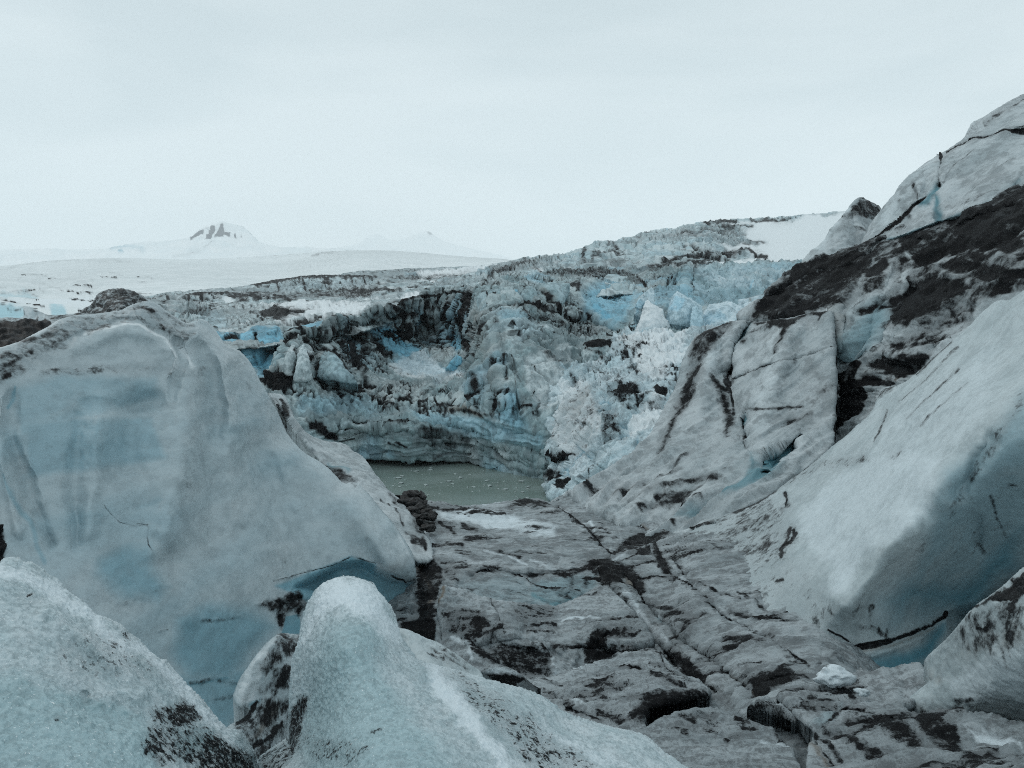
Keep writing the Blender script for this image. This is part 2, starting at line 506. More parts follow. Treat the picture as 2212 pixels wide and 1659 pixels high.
G_bench = dict(mat=M_bench, relief=r_bench, edge=(1.2, 9), back=(25, 2), kind='structure')
body('glacier', O((2, -300, 420, 200, 360, 560, 318, 600, 300, 700, 290, 800, 288, 950, 276, 1100, 272, 1250, 264, 1450, 256, 1600, 236, 1700, 216, 1900, 190, 2300, 150, 2300, 420, 500, 480, -300, 520)),
     [(500, 622, 300), (735, 593, 300), (900, 580, 310), (1100, 562, 320), (735, 606, 285), (900, 600, 280), (600, 660, 200), (1000, 625, 200), (1200, 600, 240)],
     step=2.2, rim=(7, 1.5), marks=[('D', 2, 6, .5, (560, 318, 800, 292, 1100, 276, 1110, 300, 1000, 292, 700, 300, 570, 330)), ('D', 2, 5, .55, (900, 330, 1400, 290, 1400, 310, 1180, 345, 900, 350)),
      ('S', 2, 6, 1.2, (1050, 300, 1400, 262, 1600, 245, 1420, 300, 1280, 320, 1100, 330)), ('S', 2, 6, 1.2, (820, 405, 880, 385, 1050, 405, 1090, 350, 1180, 370, 1220, 390, 1080, 420, 940, 430)), ('B', 2, 5, .6, (980, 300, 1060, 295, 1060, 325, 980, 325))], **G_bench)
body('glacier', O((1, 760, 800, 870, 780, 950, 765, 1050, 742, 1150, 733, 1300, 722, 1450, 714),
                  (2, 0, 380, 120, 352, 200, 340, 350, 318, 450, 316, 560, 314, 680, 316, 800, 318, 900, 340, 1000, 350, 1150, 352, 1300, 420, 1000, 520, 400, 560, -500, 560)),
     [(250, 645, 210), (500, 620, 220), (660, 595, 240), (800, 595, 245), (600, 622, 215), (700, 622, 215), (500, 660, 150), (800, 650, 160), (1000, 620, 200)],
     step=2.2, rim=(6, 1.5), marks=[('D', 2, 4, .85, (0, 375, 200, 338, 350, 316, 560, 312, 800, 318, 800, 332, 560, 328, 380, 330, 200, 352, 60, 385)), ('B', 2, 8, .25, (40, 400, 350, 340, 800, 340, 780, 385, 350, 420, 200, 425)),
      ('d', 2, 3, .9, (330, 345, 350, 400)), ('d', 2, 5, .6, (490, 335, 500, 395)), ('d', 2, 3, .7, (470, 335, 475, 390)), ('d', 2, 3, .7, (165, 360, 180, 420)), ('d', 2, 3, .7, (640, 330, 650, 380)), ('d', 2, 3, .7, (720, 330, 735, 380)),
      ('D', 2, 8, .55, (-50, 410, 200, 440, 420, 410, 760, 395, 950, 420, 780, 450, 400, 455, 200, 480, -50, 470)), ('S', 2, 6, 1.2, (500, 500, 700, 485, 800, 470, 870, 480, 1050, 440, 1220, 380, 1200, 470, 900, 520, 600, 520))], **G_bench)
body('glacier', O((1, 800, 830, 950, 790, 1010, 770, 1100, 755, 1250, 745, 1380, 735, 1500, 745, 1600, 780, 1750, 770, 1900, 790, 2212, 800),
                  (2, 850, 470, 1000, 470, 1000, 620, 0, 800, -600, 800)),
     [(300, 640, 140), (450, 632, 150), (550, 645, 150), (700, 640, 150), (450, 662, 135), (400, 720, 80), (600, 700, 88), (800, 660, 110), (880, 680, 95)],
     step=2.2, rim=(6, 1.5), marks=[('D', 1, 4, .8, (950, 768, 1200, 740, 1400, 735, 1480, 750, 1300, 755, 1100, 765)), ('d', 1, 4, .8, (1190, 750, 1195, 800)), ('d', 1, 3, .8, (1270, 750, 1275, 790)), ('d', 1, 3, .7, (1060, 770, 1070, 800)),
      ('D', 1, 8, .6, (1400, 740, 1640, 730, 1900, 760, 2212, 770, 2212, 800, 1800, 800, 1500, 780)), ('D', 1, 8, .6, (1650, 870, 1750, 830, 1900, 840, 1930, 900, 1780, 940, 1660, 920)), ('D', 1, 6, .5, (1850, 850, 1960, 830, 1980, 870)),
      ('D', 1, 6, .5, (1050, 860, 1300, 850, 1400, 870, 1200, 890)), ('S', 1, 6, 1.2, (1650, 825, 1900, 808, 2212, 800, 2212, 900, 2000, 905, 1780, 945, 1760, 930, 1950, 890, 2050, 840, 1900, 830)),
      ('S', 2, 5, 1.2, (220, 505, 300, 498, 500, 510, 650, 500, 760, 500, 720, 540, 600, 580, 400, 570, 300, 610, 120, 630, 350, 590, 330, 545, 180, 520)), ('D', 2, 6, .65, (110, 520, 300, 520, 420, 540, 330, 570, 200, 570)),
      ('D', 2, 7, .65, (90, 550, 200, 570, 350, 580, 280, 600, 160, 610, 100, 600)), ('B', 1, 7, .35, (1100, 850, 1400, 860, 1450, 960, 1350, 980)), ('S', 1, 4, .8, (1395, 785, 1450, 775, 1500, 810, 1440, 800))], **G_bench)
# bright blue broken face left of the crest
body('ice_cliff', O((1, 1330, 985, 1400, 990, 1480, 1000, 1560, 1000, 1600, 955, 1680, 950, 1760, 950, 1790, 990, 1850, 960, 1990, 930, 2080, 900, 2080, 1300, 1700, 1420, 1400, 1200)),
     [(470, 715, 80), (545, 705, 76), (640, 690, 78), (545, 800, 66), (640, 800, 68), (480, 800, 68)], M_wall, 2.2, (9, 1.2), (14, 2), r_bench,
     [('B', 1, 8, 1.2, (1330, 990, 1500, 1000, 1590, 960, 1780, 955, 1800, 1040, 1780, 1100, 1720, 1180, 1680, 1290, 1640, 1300, 1500, 1100)), ('B', 2, 5, .9, (180, 650, 300, 625, 480, 600, 470, 640, 300, 680)),
      ('d', 1, 3, .5, (1660, 1040, 1640, 1120)), ('b', 1, 5, 1.6, (1740, 1020, 1745, 1090)), ('D', 1, 3, .8, (1445, 1000, 1490, 1005, 1500, 1020, 1455, 1022)), ('D', 1, 5, .6, (1780, 955, 1860, 960, 1880, 1000, 1800, 990)), ('h', 1, 8, .8, (1560, 1010, 1600, 1250)), ('x', 1, 3, 1.0, (1620, 1000, 1600, 1120))],
     mask0=(0, .35, 0, 0), edge=(1.5, 8), label='bright blue broken ice face above the dark left end of the pond cliff', cat='ice cliff')


# ================================================================== icefall on the right skyline
def r_fall(P, x, y, A):
    sm = A[:, 2] * 1.0
    amp = 1 - sstep(.2, .8, sm)
    f, g = facets(P / np.array([6.5, 9, 5]), 31, .9)
    f2, g2 = facets(P / np.array([2.6, 3, 2.2]), 32, 1.1)
    n = fbm(P / 12, 3, 33)
    A[:, 0] = np.maximum(A[:, 0], amp * (.5 * sstep(.14, .02, g) * sstep(-.3, .5, n + .1) + .16 * sstep(.0, .5, n)))
    A[:, 1] = np.maximum(A[:, 1], amp * .4 * sstep(.1, .5, fbm(P / 9, 3, 35)))
    return amp * (1.1 * f + .45 * f2 - .8 * sstep(.14, 0, g)) + .15 * fbm(P / 5, 3, 34)

body('icefall', O((2, 1150, 365, 1200, 345, 1350, 318, 1420, 290, 1500, 262),
                  (3, 250, 575, 400, 541, 470, 524, 560, 510, 640, 500, 720, 494, 770, 478, 830, 460, 880, 440, 950, 414, 1000, 408, 1050, 418, 1070, 398, 1140, 395, 1200, 362, 1260, 358, 1330, 338, 1395, 335, 1410, 345, 1480, 315, 1520, 308,
                   1560, 300, 1640, 288, 1720, 279, 1800, 276, 1900, 270, 2000, 270, 2100, 262, 2212, 252, 2400, 236, 2800, 200, 2800, 700, 0, 800)),
     [(950, 585, 190), (1100, 565, 210), (1300, 520, 235), (1500, 480, 270), (1700, 467, 290), (1900, 447, 320), (1200, 590, 120), (1400, 580, 125), (1700, 570, 140), (1400, 540, 180), (1650, 530, 200), (1100, 640, 95), (1500, 640, 105), (1750, 640, 110)],
     M_bench, 2.0, (7, 1.5), (40, 10), r_fall,
     [('S', 3, 14, 1.2, (1860, 350, 1950, 300, 2212, 280, 2800, 200, 2800, 600, 1500, 600, 1560, 570, 1700, 540, 1900, 520, 2000, 520, 1850, 480, 1700, 450, 1850, 440, 2000, 430, 1880, 400)),
      ('S', 3, 8, 1.0, (1700, 300, 1900, 285, 2000, 290, 1850, 310, 1720, 315)), ('d', 3, 6, .8, (1600, 300, 1720, 290, 1800, 295)), ('d', 3, 5, .7, (1900, 280, 2080, 285, 2140, 282)), ('d', 3, 5, .7, (1650, 325, 1800, 330, 1900, 320)),
      ('d', 3, 6, .6, (1450, 365, 1600, 350, 1800, 350)), ('x', 3, 5, 2.5, (1870, 465, 1900, 480, 1950, 510, 2000, 525)), ('B', 3, 6, .7, (1880, 470, 1960, 490, 1990, 520, 1880, 500)),
      ('d', 3, 8, .8, (1350, 540, 1500, 500, 1700, 500, 1850, 485)), ('d', 3, 8, .75, (1250, 580, 1400, 560, 1480, 570)), ('d', 3, 7, .8, (1500, 545, 1600, 540, 1700, 530)), ('d', 3, 5, .7, (1850, 430, 1960, 420, 1990, 430)), ('d', 3, 4, .6, (1780, 370, 1870, 375)),
      ('D', 3, 10, .55, (180, 600, 400, 545, 700, 500, 720, 510, 500, 570, 300, 610)), ('d', 3, 8, .8, (230, 650, 280, 610, 380, 585)), ('d', 3, 5, .7, (520, 580, 580, 610)), ('d', 3, 6, .6, (850, 470, 830, 540, 900, 545)), ('d', 3, 6, .5, (1250, 360, 1180, 400)),
      ('d', 3, 5, .6, (1000, 420, 1060, 470)), ('d', 3, 8, .5, (900, 500, 1000, 540, 1100, 560)), ('h', 3, 30, 4, (1100, 400, 1080, 470)), ('h', 3, 30, 4, (880, 580, 900, 620)), ('S', 3, 5, .9, (510, 575, 545, 580, 600, 610, 560, 615))],
     edge=(2.2, 8), kind='structure', mask0=(.0, .05, 0, 0))
# ================================================================== the broken cliff round the pond
def r_wall(P, x, y, A):
    n = fbm(P / 7, 4, 41)
    low = sstep(880, 935, y + 25 * fbm(xyz(x / 120, y / 60), 2, 40)) * (x < 1230)        # bedded ice just above the water
    f, g = facets(P / np.array([2.6, 3.0, 6.5]) + (n * .25)[:, None], 42, .8)
    f2, g2 = facets(P / np.array([1.1, 1.2, 2.4]) + (n * .4)[:, None], 43, .9)
    fl = ridged(P / np.array([2.0, 2.0, 13.0]) + n[:, None] * .3, 5, 44, .55)
    q = P / np.array([7, 7, .62]) + (n * .9)[:, None] + np.stack([0 * x, 0 * x, (x - 880) ** 2 / 52000.0], -1)
    bed = ridged(q, 3, 45)
    up = 1 - low
    sm = np.maximum(sstep(.45, .9, A[:, 1]), sstep(1390, 1470, x)) * .8
    fl = fl * (1 + sstep(1390, 1470, x))
    rg = 1 - sm
    A[:, 0] = np.maximum(A[:, 0], rg * up * (.4 * sstep(.10, .02, g) * sstep(-.2, .4, n) + .25 * sstep(.08, .0, g2) * sstep(-.1, .4, n)))
    vein = ridged(P / np.array([1.1, 1.1, 5.5]) + n[:, None] * .5, 4, 48)
    big = ridged(P / np.array([4.5, 4.5, 24]) + n[:, None] * .2, 3, 49)
    v2 = ridged(P / np.array([.75, .75, 3.2]) + n[:, None] * .6, 3, 46)
    cl = 1 - np.clip(A[:, 2], 0, 1)
    dirty = sstep(-.35, .45, fbm(P / np.array([4, 4, 7]), 3, 39) + .35 * sstep(830, 660, y) * sstep(1120, 1000, x))
    lines = np.maximum(sstep(.95, 1.5, vein), .7 * sstep(.9, 1.4, v2)) * dirty * cl * up * (1 - .75 * sstep(1390, 1470, x))
    A[:, 0] = np.clip(A[:, 0] + .68 * lines * (1 - .45 * np.clip(A[:, 0], 0, 1)) + up * cl * .3 * sstep(.3, -.6, big) * dirty * (1 - .8 * sstep(1390, 1470, x)), 0, 1.2)
    A[:, 0] = np.maximum(A[:, 0], low * (.9 * sstep(-.55, -.95, bed) * sstep(-.3, .2, n + .15)))
    A[:, 1] = np.maximum(A[:, 1], .55 * sstep(.0, .5, fbm(P / 9, 3, 47)))
    return up * (rg * (.10 * f + .09 * f2 - .10 * sstep(.08, 0, g)) + .28 * fl + .26 * big - .32 * lines + .10 * sstep(.6, -.6, v2) * (1 - .75 * sm) + .45 * np.clip(A[:, 0], 0, 1) * f2) + low * (.32 * bed + .16 * f2) + .2 * n


WALLCTL = [(480, 700, 72), (560, 900, 60), (650, 930, 59), (800, 990, 64), (1010, 990, 64.3), (1180, 1030, 59), (642, 725, 68), (779, 708, 81), (950, 725, 88), (882, 811, 77),
           (916, 879, 67), (745, 896, 63), (882, 930, 62.5), (1053, 794, 66.5), (1053, 913, 62), (1138, 930, 60), (728, 677, 73), (848, 657, 80), (984, 630, 90), (1053, 633, 78), (1155, 640, 82),
           (1258, 657, 85), (1416, 600, 100), (1656, 583, 108), (1314, 586, 120), (1211, 597, 112), (1245, 614, 88), (1331, 720, 76), (1280, 822, 66), (1211, 890, 60), (1416, 822, 60), (1600, 700, 92)]
body('pond_cliff', O((2, 40, 1060, 70, 1000, 130, 940, 190, 840, 235, 740, 275, 690, 330, 665, 430, 650, 475, 600, 520, 568, 560, 562, 600, 582, 645, 566, 680, 592, 740, 548, 785, 512, 830, 500, 845, 530, 868, 492, 900, 500, 930, 522, 965, 470, 1020, 455, 1060, 450,
                      1090, 412, 1150, 392, 1250, 400, 1350, 388, 1400, 392, 1440, 410),
                     (3, 170, 715, 260, 688, 330, 660, 420, 655, 480, 640, 560, 622, 640, 605, 760, 596, 900, 590, 1100, 592, 1300, 605, 1500, 590, 1800, 583, 2000, 570, 2212, 553, 2500, 540, 2500, 1500),
                     (2, 2100, 1720, 1870, 1612, 1750, 1602, 1600, 1572, 1500, 1528, 1430, 1500, 1350, 1487, 1150, 1482, 1000, 1490, 900, 1480, 760, 1478, 650, 1472, 450, 1480, 100, 1400, -100, 1150)),
     WALLCTL, M_wall, 1.9, (8, 1.3), (25, 4), r_wall,
     [  # black broken crest
      ('D', 2, 16, .4, (260, 660, 430, 650, 475, 600, 520, 568, 600, 582, 680, 592, 740, 560, 700, 640, 640, 640, 560, 700, 420, 760, 330, 740)),
      ('D', 2, 16, .33, (740, 548, 830, 500, 870, 492, 960, 480, 1060, 450, 1400, 430, 1410, 540, 1340, 560, 1200, 540, 1180, 600, 1060, 610, 960, 600, 800, 620, 720, 600)),
      ('D', 2, 14, .28, (1060, 560, 1340, 560, 1340, 660, 1200, 640, 1060, 700)),
      ('D', 2, 6, .95, (1390, 430, 1420, 440, 1400, 560, 1380, 640, 1420, 820, 1400, 850, 1370, 700, 1340, 570)),
      ('x', 2, 6, 1.2, (1115, 620, 1130, 700, 1120, 800)), ('x', 2, 4, 1.2, (1160, 620, 1185, 680, 1185, 780)), ('x', 2, 3, .8, (1045, 560, 1060, 640)), ('x', 2, 4, .8, (950, 480, 930, 560, 960, 640)),
      ('d', 2, 4, .9, (950, 480, 1060, 455, 1200, 460, 1300, 445, 1400, 440)), ('d', 2, 5, .8, (1090, 600, 1200, 600, 1260, 570)),
      ('d', 2, 9, .9, (690, 640, 700, 800, 720, 900)), ('d', 2, 7, .85, (380, 760, 400, 880, 440, 960, 400, 1000)), ('d', 2, 9, .8, (600, 720, 640, 860, 700, 960)), ('d', 2, 6, .8, (500, 800, 540, 940)),
      ('D', 2, 7, .95, (100, 965, 200, 940, 280, 960, 265, 1080, 200, 1100, 120, 1060, 60, 1010)), ('d', 2, 9, .85, (520, 960, 540, 1040, 570, 1110)), ('d', 2, 8, .8, (600, 1000, 640, 1090, 690, 1060)),
      ('d', 2, 7, .8, (640, 900, 700, 1010, 760, 1060)), ('d', 2, 9, .85, (760, 760, 830, 830, 890, 860)), ('d', 2, 6, .7, (680, 1080, 760, 1110, 850, 1125)), ('d', 2, 5, .8, (430, 1000, 460, 1060)),
      ('d', 2, 6, .7, (900, 520, 1000, 560, 1100, 580)), ('d', 2, 4, .6, (330, 740, 360, 800, 340, 880)),
      ('D', 2, 30, .22, (260, 640, 560, 580, 900, 500, 1420, 430, 1430, 830, 1040, 800, 900, 820, 760, 960, 640, 1080, 400, 1000, 300, 900)),
      ('K', 2, 7, 2.6, (1050, 600, 1180, 600, 1340, 570, 1375, 650, 1385, 800, 1340, 830, 1260, 850, 1150, 820, 1060, 800, 1020, 720)), ('h', 2, 9, 1.2, (1070, 640, 1060, 780)), ('h', 2, 10, 1.6, (1150, 640, 1150, 790)), ('h', 2, 10, 1.5, (1225, 640, 1220, 800)), ('h', 2, 10, 1.4, (1330, 600, 1300, 660)),
      ('K', 2, 6, 1.8, (300, 700, 470, 700, 660, 640, 700, 700, 660, 780, 560, 760, 480, 780, 420, 860, 390, 980, 370, 860, 340, 760)), ('x', 2, 4, 1.5, (700, 620, 690, 700, 700, 800, 730, 900, 760, 960)), ('x', 2, 4, 1.5, (400, 780, 430, 880, 470, 960)), ('x', 2, 3.5, 1.2, (560, 820, 600, 900, 650, 980)), ('x', 2, 3.5, 1.2, (780, 760, 830, 820, 890, 860)), ('x', 2, 3, 1, (520, 1000, 560, 1060, 572, 1110)),
      ('x', 2, 3, 1, (620, 1000, 650, 1060)), ('x', 2, 4, 1.4, (1430, 640, 1400, 740, 1420, 830)), ('x', 2, 3, 1, (1620, 640, 1660, 700, 1700, 760, 1740, 760)), ('x', 2, 2.5, .8, (1480, 620, 1490, 720)), ('d', 2, 10, .4, (1560, 640, 1600, 760, 1600, 900)), ('d', 2, 5, .6, (1590, 860, 1620, 940, 1610, 1000)), ('d', 2, 5, .55, (1660, 880, 1690, 960)), ('d', 2, 4, .5, (1520, 660, 1530, 760)),
      ('D', 2, 12, .4, (1700, 560, 1900, 590, 2100, 640, 2212, 680, 2212, 760, 2000, 760, 1850, 640, 1720, 640)), ('h', 2, 14, 1.5, (1300, 1010, 1420, 1030, 1480, 1000)), ('k', 2, 8, 1.0, (1000, 1090, 1200, 1120, 1290, 1130)), ('d', 2, 4, .7, (760, 1130, 860, 1180, 940, 1200)), ('d', 2, 3, .6, (940, 1020, 1000, 1040)), ('x', 2, 2.5, .6, (1230, 1230, 1290, 1260, 1420, 1290)), ('x', 2, 2.5, .8, (1540, 1390, 1700, 1400, 1880, 1420)),
      ('d', 2, 4, .7, (1560, 1440, 1600, 1470, 1700, 1490)), ('x', 2, 3, 1, (860, 1290, 1000, 1300)), ('d', 2, 9, .45, (600, 1320, 760, 1310, 1000, 1330)), ('d', 2, 12, .4, (1040, 1440, 1300, 1440, 1480, 1500)), ('x', 2, 2.5, .9, (560, 1300, 640, 1290, 800, 1300)), ('x', 2, 3, 1, (1580, 1530, 1720, 1560, 1880, 1570)),
      # blue and pale faces
      ('B', 2, 10, 1.3, (720, 640, 860, 620, 940, 660, 980, 760, 1040, 800, 1100, 880, 960, 880, 850, 830, 760, 740)), ('B', 2, 4, 1.6, (1265, 700, 1310, 680, 1350, 700, 1375, 760, 1378, 810, 1320, 830, 1270, 800)),
      ('B', 2, 8, .7, (560, 720, 660, 700, 680, 800, 580, 830)), ('H', 2, 6, -1.6, (1265, 700, 1310, 680, 1350, 700, 1375, 760, 1378, 810, 1320, 830, 1270, 800)),
      ('S', 2, 6, .55, (850, 900, 1000, 870, 1060, 820, 1180, 870, 1240, 930, 1400, 950, 1380, 1000, 1100, 1030, 950, 990)), ('B', 2, 14, .85, (880, 880, 1060, 850, 1200, 900, 1400, 960, 1200, 1010, 960, 960)),
      ('h', 2, 16, .7, (1420, 860, 1440, 1000, 1480, 1080)), ('x', 2, 6, 1.5, (1490, 880, 1530, 960, 1550, 1060, 1550, 1110)), ('d', 2, 8, .8, (1440, 980, 1460, 1060, 1420, 1110)), ('d', 2, 4, .7, (1420, 850, 1490, 870)),
      ('h', 2, 16, 1.8, (960, 640, 1000, 740, 1040, 800)), ('h', 2, 12, 1.8, (1020, 580, 1000, 680)), ('h', 2, 12, 1.5, (1215, 620, 1230, 740)), ('h', 2, 9, 1.8, (270, 740, 210, 940)), ('h', 2, 14, 2.2, (330, 760, 330, 960)), ('h', 2, 14, 2.0, (500, 790, 560, 900)),
      ('h', 2, 10, 1.4, (430, 800, 470, 940)), ('h', 2, 14, 1.4, (640, 940, 760, 1040)), ('S', 2, 6, .4, (270, 740, 300, 800, 370, 770, 390, 950, 280, 960, 200, 950)), ('S', 2, 7, .35, (480, 800, 600, 830, 650, 960, 560, 940, 460, 900)),
      ('h', 2, 22, 2.0, (1500, 640, 1560, 900, 1600, 1100)), ('o', 2, 20, .35, (1450, 600, 1540, 900, 1560, 1100)), ('d', 2, 9, .45, (1620, 860, 1680, 960, 1700, 1010)), ('d', 2, 12, .3, (1560, 700, 1620, 900)), ('o', 2, 6, .7, (1280, 1190, 1400, 1180, 1500, 1220)), ('d', 2, 5, .5, (1290, 1200, 1400, 1190, 1520, 1210)),
      ('B', 2, 14, .65, (1610, 1050, 1680, 1080, 1790, 1310, 1700, 1320, 1560, 1220)), ('b', 2, 14, .5, (1580, 1150, 1700, 1300)), ('x', 2, 4, .8, (1770, 990, 1830, 1040)), ('x', 2, 3, .7, (1790, 1080, 1830, 1140)), ('d', 2, 4, .9, (1740, 1160, 1780, 1165)),
      ('x', 2, 2.2, .6, (1370, 1130, 1410, 1155, 1450, 1160)), ('x', 2, 2.2, .5, (1295, 1130, 1315, 1160)), ('d', 2, 3, .6, (1400, 1110, 1470, 1080)),
      ('S', 2, 7, .45, (1720, 860, 2000, 760, 2100, 1100, 1850, 1200, 1740, 1060)), ('D', 2, 5, .75, (1830, 830, 1900, 810, 1930, 860, 2000, 900, 1900, 900, 1860, 870)),
      # bedding cracks above the water, and the painted shadow line under the cliff
      ('x', 2, 2.4, .9, (300, 1235, 450, 1225, 500, 1215, 600, 1215, 610, 1222)), ('x', 2, 2.2, .8, (610, 1240, 740, 1265, 850, 1275, 950, 1270, 1020, 1260)), ('x', 2, 2.2, .8, (1040, 1275, 1150, 1285, 1270, 1282, 1360, 1300, 1450, 1310)), ('x', 2, 2, .6, (1500, 1320, 1650, 1320, 1780, 1315, 1900, 1305)),
      ('x', 2, 2.2, .8, (880, 1240, 1000, 1250)), ('x', 2, 2.2, .9, (1450, 1370, 1560, 1410, 1700, 1425, 1850, 1440)), ('x', 2, 2.2, .9, (1480, 1410, 1600, 1455, 1740, 1470, 1880, 1480)), ('x', 2, 2, .8, (1500, 1450, 1620, 1500, 1760, 1515, 1880, 1520)), ('x', 2, 2, .7, (1380, 1400, 1450, 1440, 1520, 1500)),
      ('x', 2, 2.2, .6, (1030, 1330, 1180, 1330, 1350, 1340)), ('x', 2, 2, .6, (1100, 1400, 1250, 1380, 1420, 1400)), ('D', 2, 6, .6, (1030, 1290, 1400, 1310, 1420, 1400, 1200, 1420, 1030, 1400)), ('d', 2, 3, .8, (560, 1370, 640, 1350, 720, 1350)), ('D', 2, 5, .9, (350, 1250, 460, 1240, 480, 1300, 560, 1330, 540, 1370, 430, 1330, 380, 1290)),
      ('x', 2, 2, .6, (650, 1350, 760, 1350, 850, 1340)), ('d', 2, 4, .6, (900, 1370, 960, 1400)), ('d', 2, 5, .5, (760, 1430, 900, 1420, 1000, 1450)), ('d', 2, 5, .6, (1150, 1460, 1260, 1430, 1400, 1440)), ('H', 2, 6, 1.0, (590, 1240, 1000, 1270, 1030, 1300, 700, 1290, 560, 1330)), ('B', 2, 7, .5, (860, 1400, 920, 1420, 960, 1470, 880, 1460)), ('d', 2, 4, .7, (940, 1370, 1000, 1400)),
      ('d', 2, 5, .85, (1500, 1530, 1600, 1575, 1750, 1605, 1870, 1615)), ('d', 2, 4, .95, (760, 1476, 1000, 1490, 1350, 1486, 1450, 1505)), ('B', 2, 10, .45, (300, 1100, 600, 1120, 900, 1240, 600, 1210, 300, 1210)), ('B', 2, 10, .5, (1000, 1200, 1500, 1220, 1880, 1330, 1880, 1420, 1500, 1350, 1100, 1290)),  # both dark strokes paint the undercut's shadow along the waterline
      # flat dirty shelf and the blue face below it
      ('D', 3, 5, .55, (560, 640, 700, 610, 950, 600, 1180, 640, 1240, 715, 1100, 700, 960, 680, 800, 672, 620, 650)), ('d', 3, 8, .4, (700, 630, 900, 650, 1100, 690)), ('d', 3, 5, .8, (1060, 640, 1180, 655, 1240, 715)), ('d', 3, 3, .6, (640, 620, 800, 650, 960, 690)), ('d', 3, 3, .6, (760, 610, 980, 640, 1150, 690)),
      ('B', 3, 16, .75, (830, 760, 960, 700, 1150, 720, 1180, 760, 1130, 900, 1070, 1000, 980, 940, 920, 900, 830, 900)), ('b', 3, 4, 1.5, (1030, 730, 1050, 850)), ('b', 3, 12, 1.2, (900, 860, 1000, 920)),
      ('x', 3, 7, 3, (445, 825, 520, 840, 580, 850, 640, 885, 740, 912, 850, 920, 900, 930, 960, 965, 1020, 985, 1075, 1012)), ('K', 3, 6, 2.4, (450, 845, 640, 900, 900, 940, 1060, 1010, 1000, 1060, 860, 1060, 700, 1040, 560, 980, 480, 930)),
      ('D', 3, 10, .3, (450, 850, 640, 900, 900, 940, 1060, 1010, 1000, 1060, 860, 1060, 700, 1040, 560, 960, 480, 930)), ('d', 3, 4, .5, (740, 930, 760, 1000)), ('d', 3, 7, .85, (590, 760, 640, 820, 690, 900)), ('d', 3, 4, .5, (760, 700, 740, 780, 720, 790)), ('o', 3, 10, .5, (600, 740, 660, 820)),
      ('d', 3, 3, .6, (810, 680, 800, 760)), ('x', 3, 4, 1.2, (550, 760, 555, 830)), ('d', 3, 3, .5, (660, 760, 700, 850)),
      # far right face
      ('B', 3, 12, .35, (1400, 640, 2212, 570, 2212, 900, 1500, 850)), ('x', 3, 4, 1.5, (1990, 575, 1995, 640, 2000, 720, 1985, 745)), ('d', 3, 4, .6, (1545, 620, 1520, 700, 1500, 780)), ('d', 3, 3, .5, (1440, 640, 1400, 740)), ('d', 3, 4, .6, (1380, 690, 1365, 760)), ('d', 3, 3, .7, (1400, 690, 1420, 690)), ('b', 3, 3, .9, (1900, 710, 1880, 760)), ('D', 3, 4, .55, (1130, 610, 1400, 600, 1400, 625, 1250, 640, 1150, 625)),
      ('D', 3, 3, .4, (1400, 600, 1800, 585, 2212, 555, 2212, 568, 1800, 598, 1420, 625)), ('S', 3, 14, .3, (1500, 650, 2212, 600, 2212, 760, 1650, 760)), ('h', 3, 12, 1.5, (1500, 640, 1480, 760)), ('h', 3, 10, 1.2, (1560, 640, 1550, 780)), ('D', 3, 8, .25, (1250, 660, 1450, 650, 1400, 850, 1300, 830))],
     edge=(1.8, 8), wob=.4, label='long broken glacier cliff with black crest and blue faces curving round the green meltwater pond', cat='ice cliff')


def r_blk(P, x, y, A):
    f, g = facets(P / 2.6, 51, 1.0)
    f2, g2 = facets(P / 1.1, 52, 1.0)
    return .16 * f + .08 * f2 + .14 * ridged(P / np.array([1.0, 1.0, 5]), 3, 53) + .08 * fbm(P / 3, 3, 54)


def serac(name, out, d, label, cat='ice block', marks=(), m0=(0, .2, 0, 0), th=(5, 1.5), mat=None, lean=.0, rim=None, step=1.7, edge=(1.2, 6), group=None, relief=r_blk):
    o = np.asarray(out, float)
    d = d - .6 if d > 50 else d
    x0, y0 = o.min(0); x1, y1 = o.max(0)
    sz = min(x1 - x0, y1 - y0)
    body(name, out, [(x0, y0, d + lean), (x1, y0, d + lean + .4), (x0, y1, d), (x1, y1, d + .3), ((x0 + x1) / 2, (y0 + y1) / 2, d - sz * d / FL * .12)], mat or M_wall, step, rim or (sz * .22, 1.0), th, relief, marks,
         edge=edge, label=label, cat=cat, mask0=m0, group=group, soft=0)


serac('hanging_ice_slab', O((2, 1470, 600, 1440, 540, 1430, 460, 1460, 420, 1560, 400, 1630, 410, 1650, 470, 1660, 520, 1655, 590, 1620, 622, 1560, 618, 1510, 610)), 75.5, 'rounded pale ice slab with dark vertical streaks bulging over a black crack on the cliff', 'ice slab',
      [('d', 2, 3, .8, (1500, 430, 1510, 560)), ('d', 2, 4, .85, (1545, 430, 1560, 520, 1575, 600)), ('d', 2, 3, .7, (1590, 440, 1600, 540)), ('d', 2, 4, .6, (1450, 430, 1560, 408, 1630, 418)), ('D', 2, 3, .95, (1490, 598, 1560, 612, 1650, 605, 1650, 640, 1560, 640, 1490, 620))], lean=3)
serac('ice_fin', O((2, 1630, 440, 1660, 412, 1690, 408, 1705, 450, 1712, 520, 1665, 532, 1655, 480)), 77, 'narrow blue upright ice fin between the streaked slab and a grey ice column', 'ice fin', [('b', 2, 8, 1.2, (1670, 420, 1690, 520)), ('x', 2, 2.5, .6, (1655, 450, 1662, 520))], m0=(0, .7, 0, 0), lean=2)
serac('ice_column', O((2, 1700, 510, 1708, 440, 1740, 395, 1780, 385, 1812, 430, 1818, 520, 1770, 515, 1715, 505)), 78.5, 'grey blue squat ice column standing above the left end of the black crack', 'ice column', [('d', 2, 4, .7, (1712, 440, 1725, 400, 1790, 388)), ('d', 2, 3, .8, (1810, 440, 1815, 515))], lean=2)
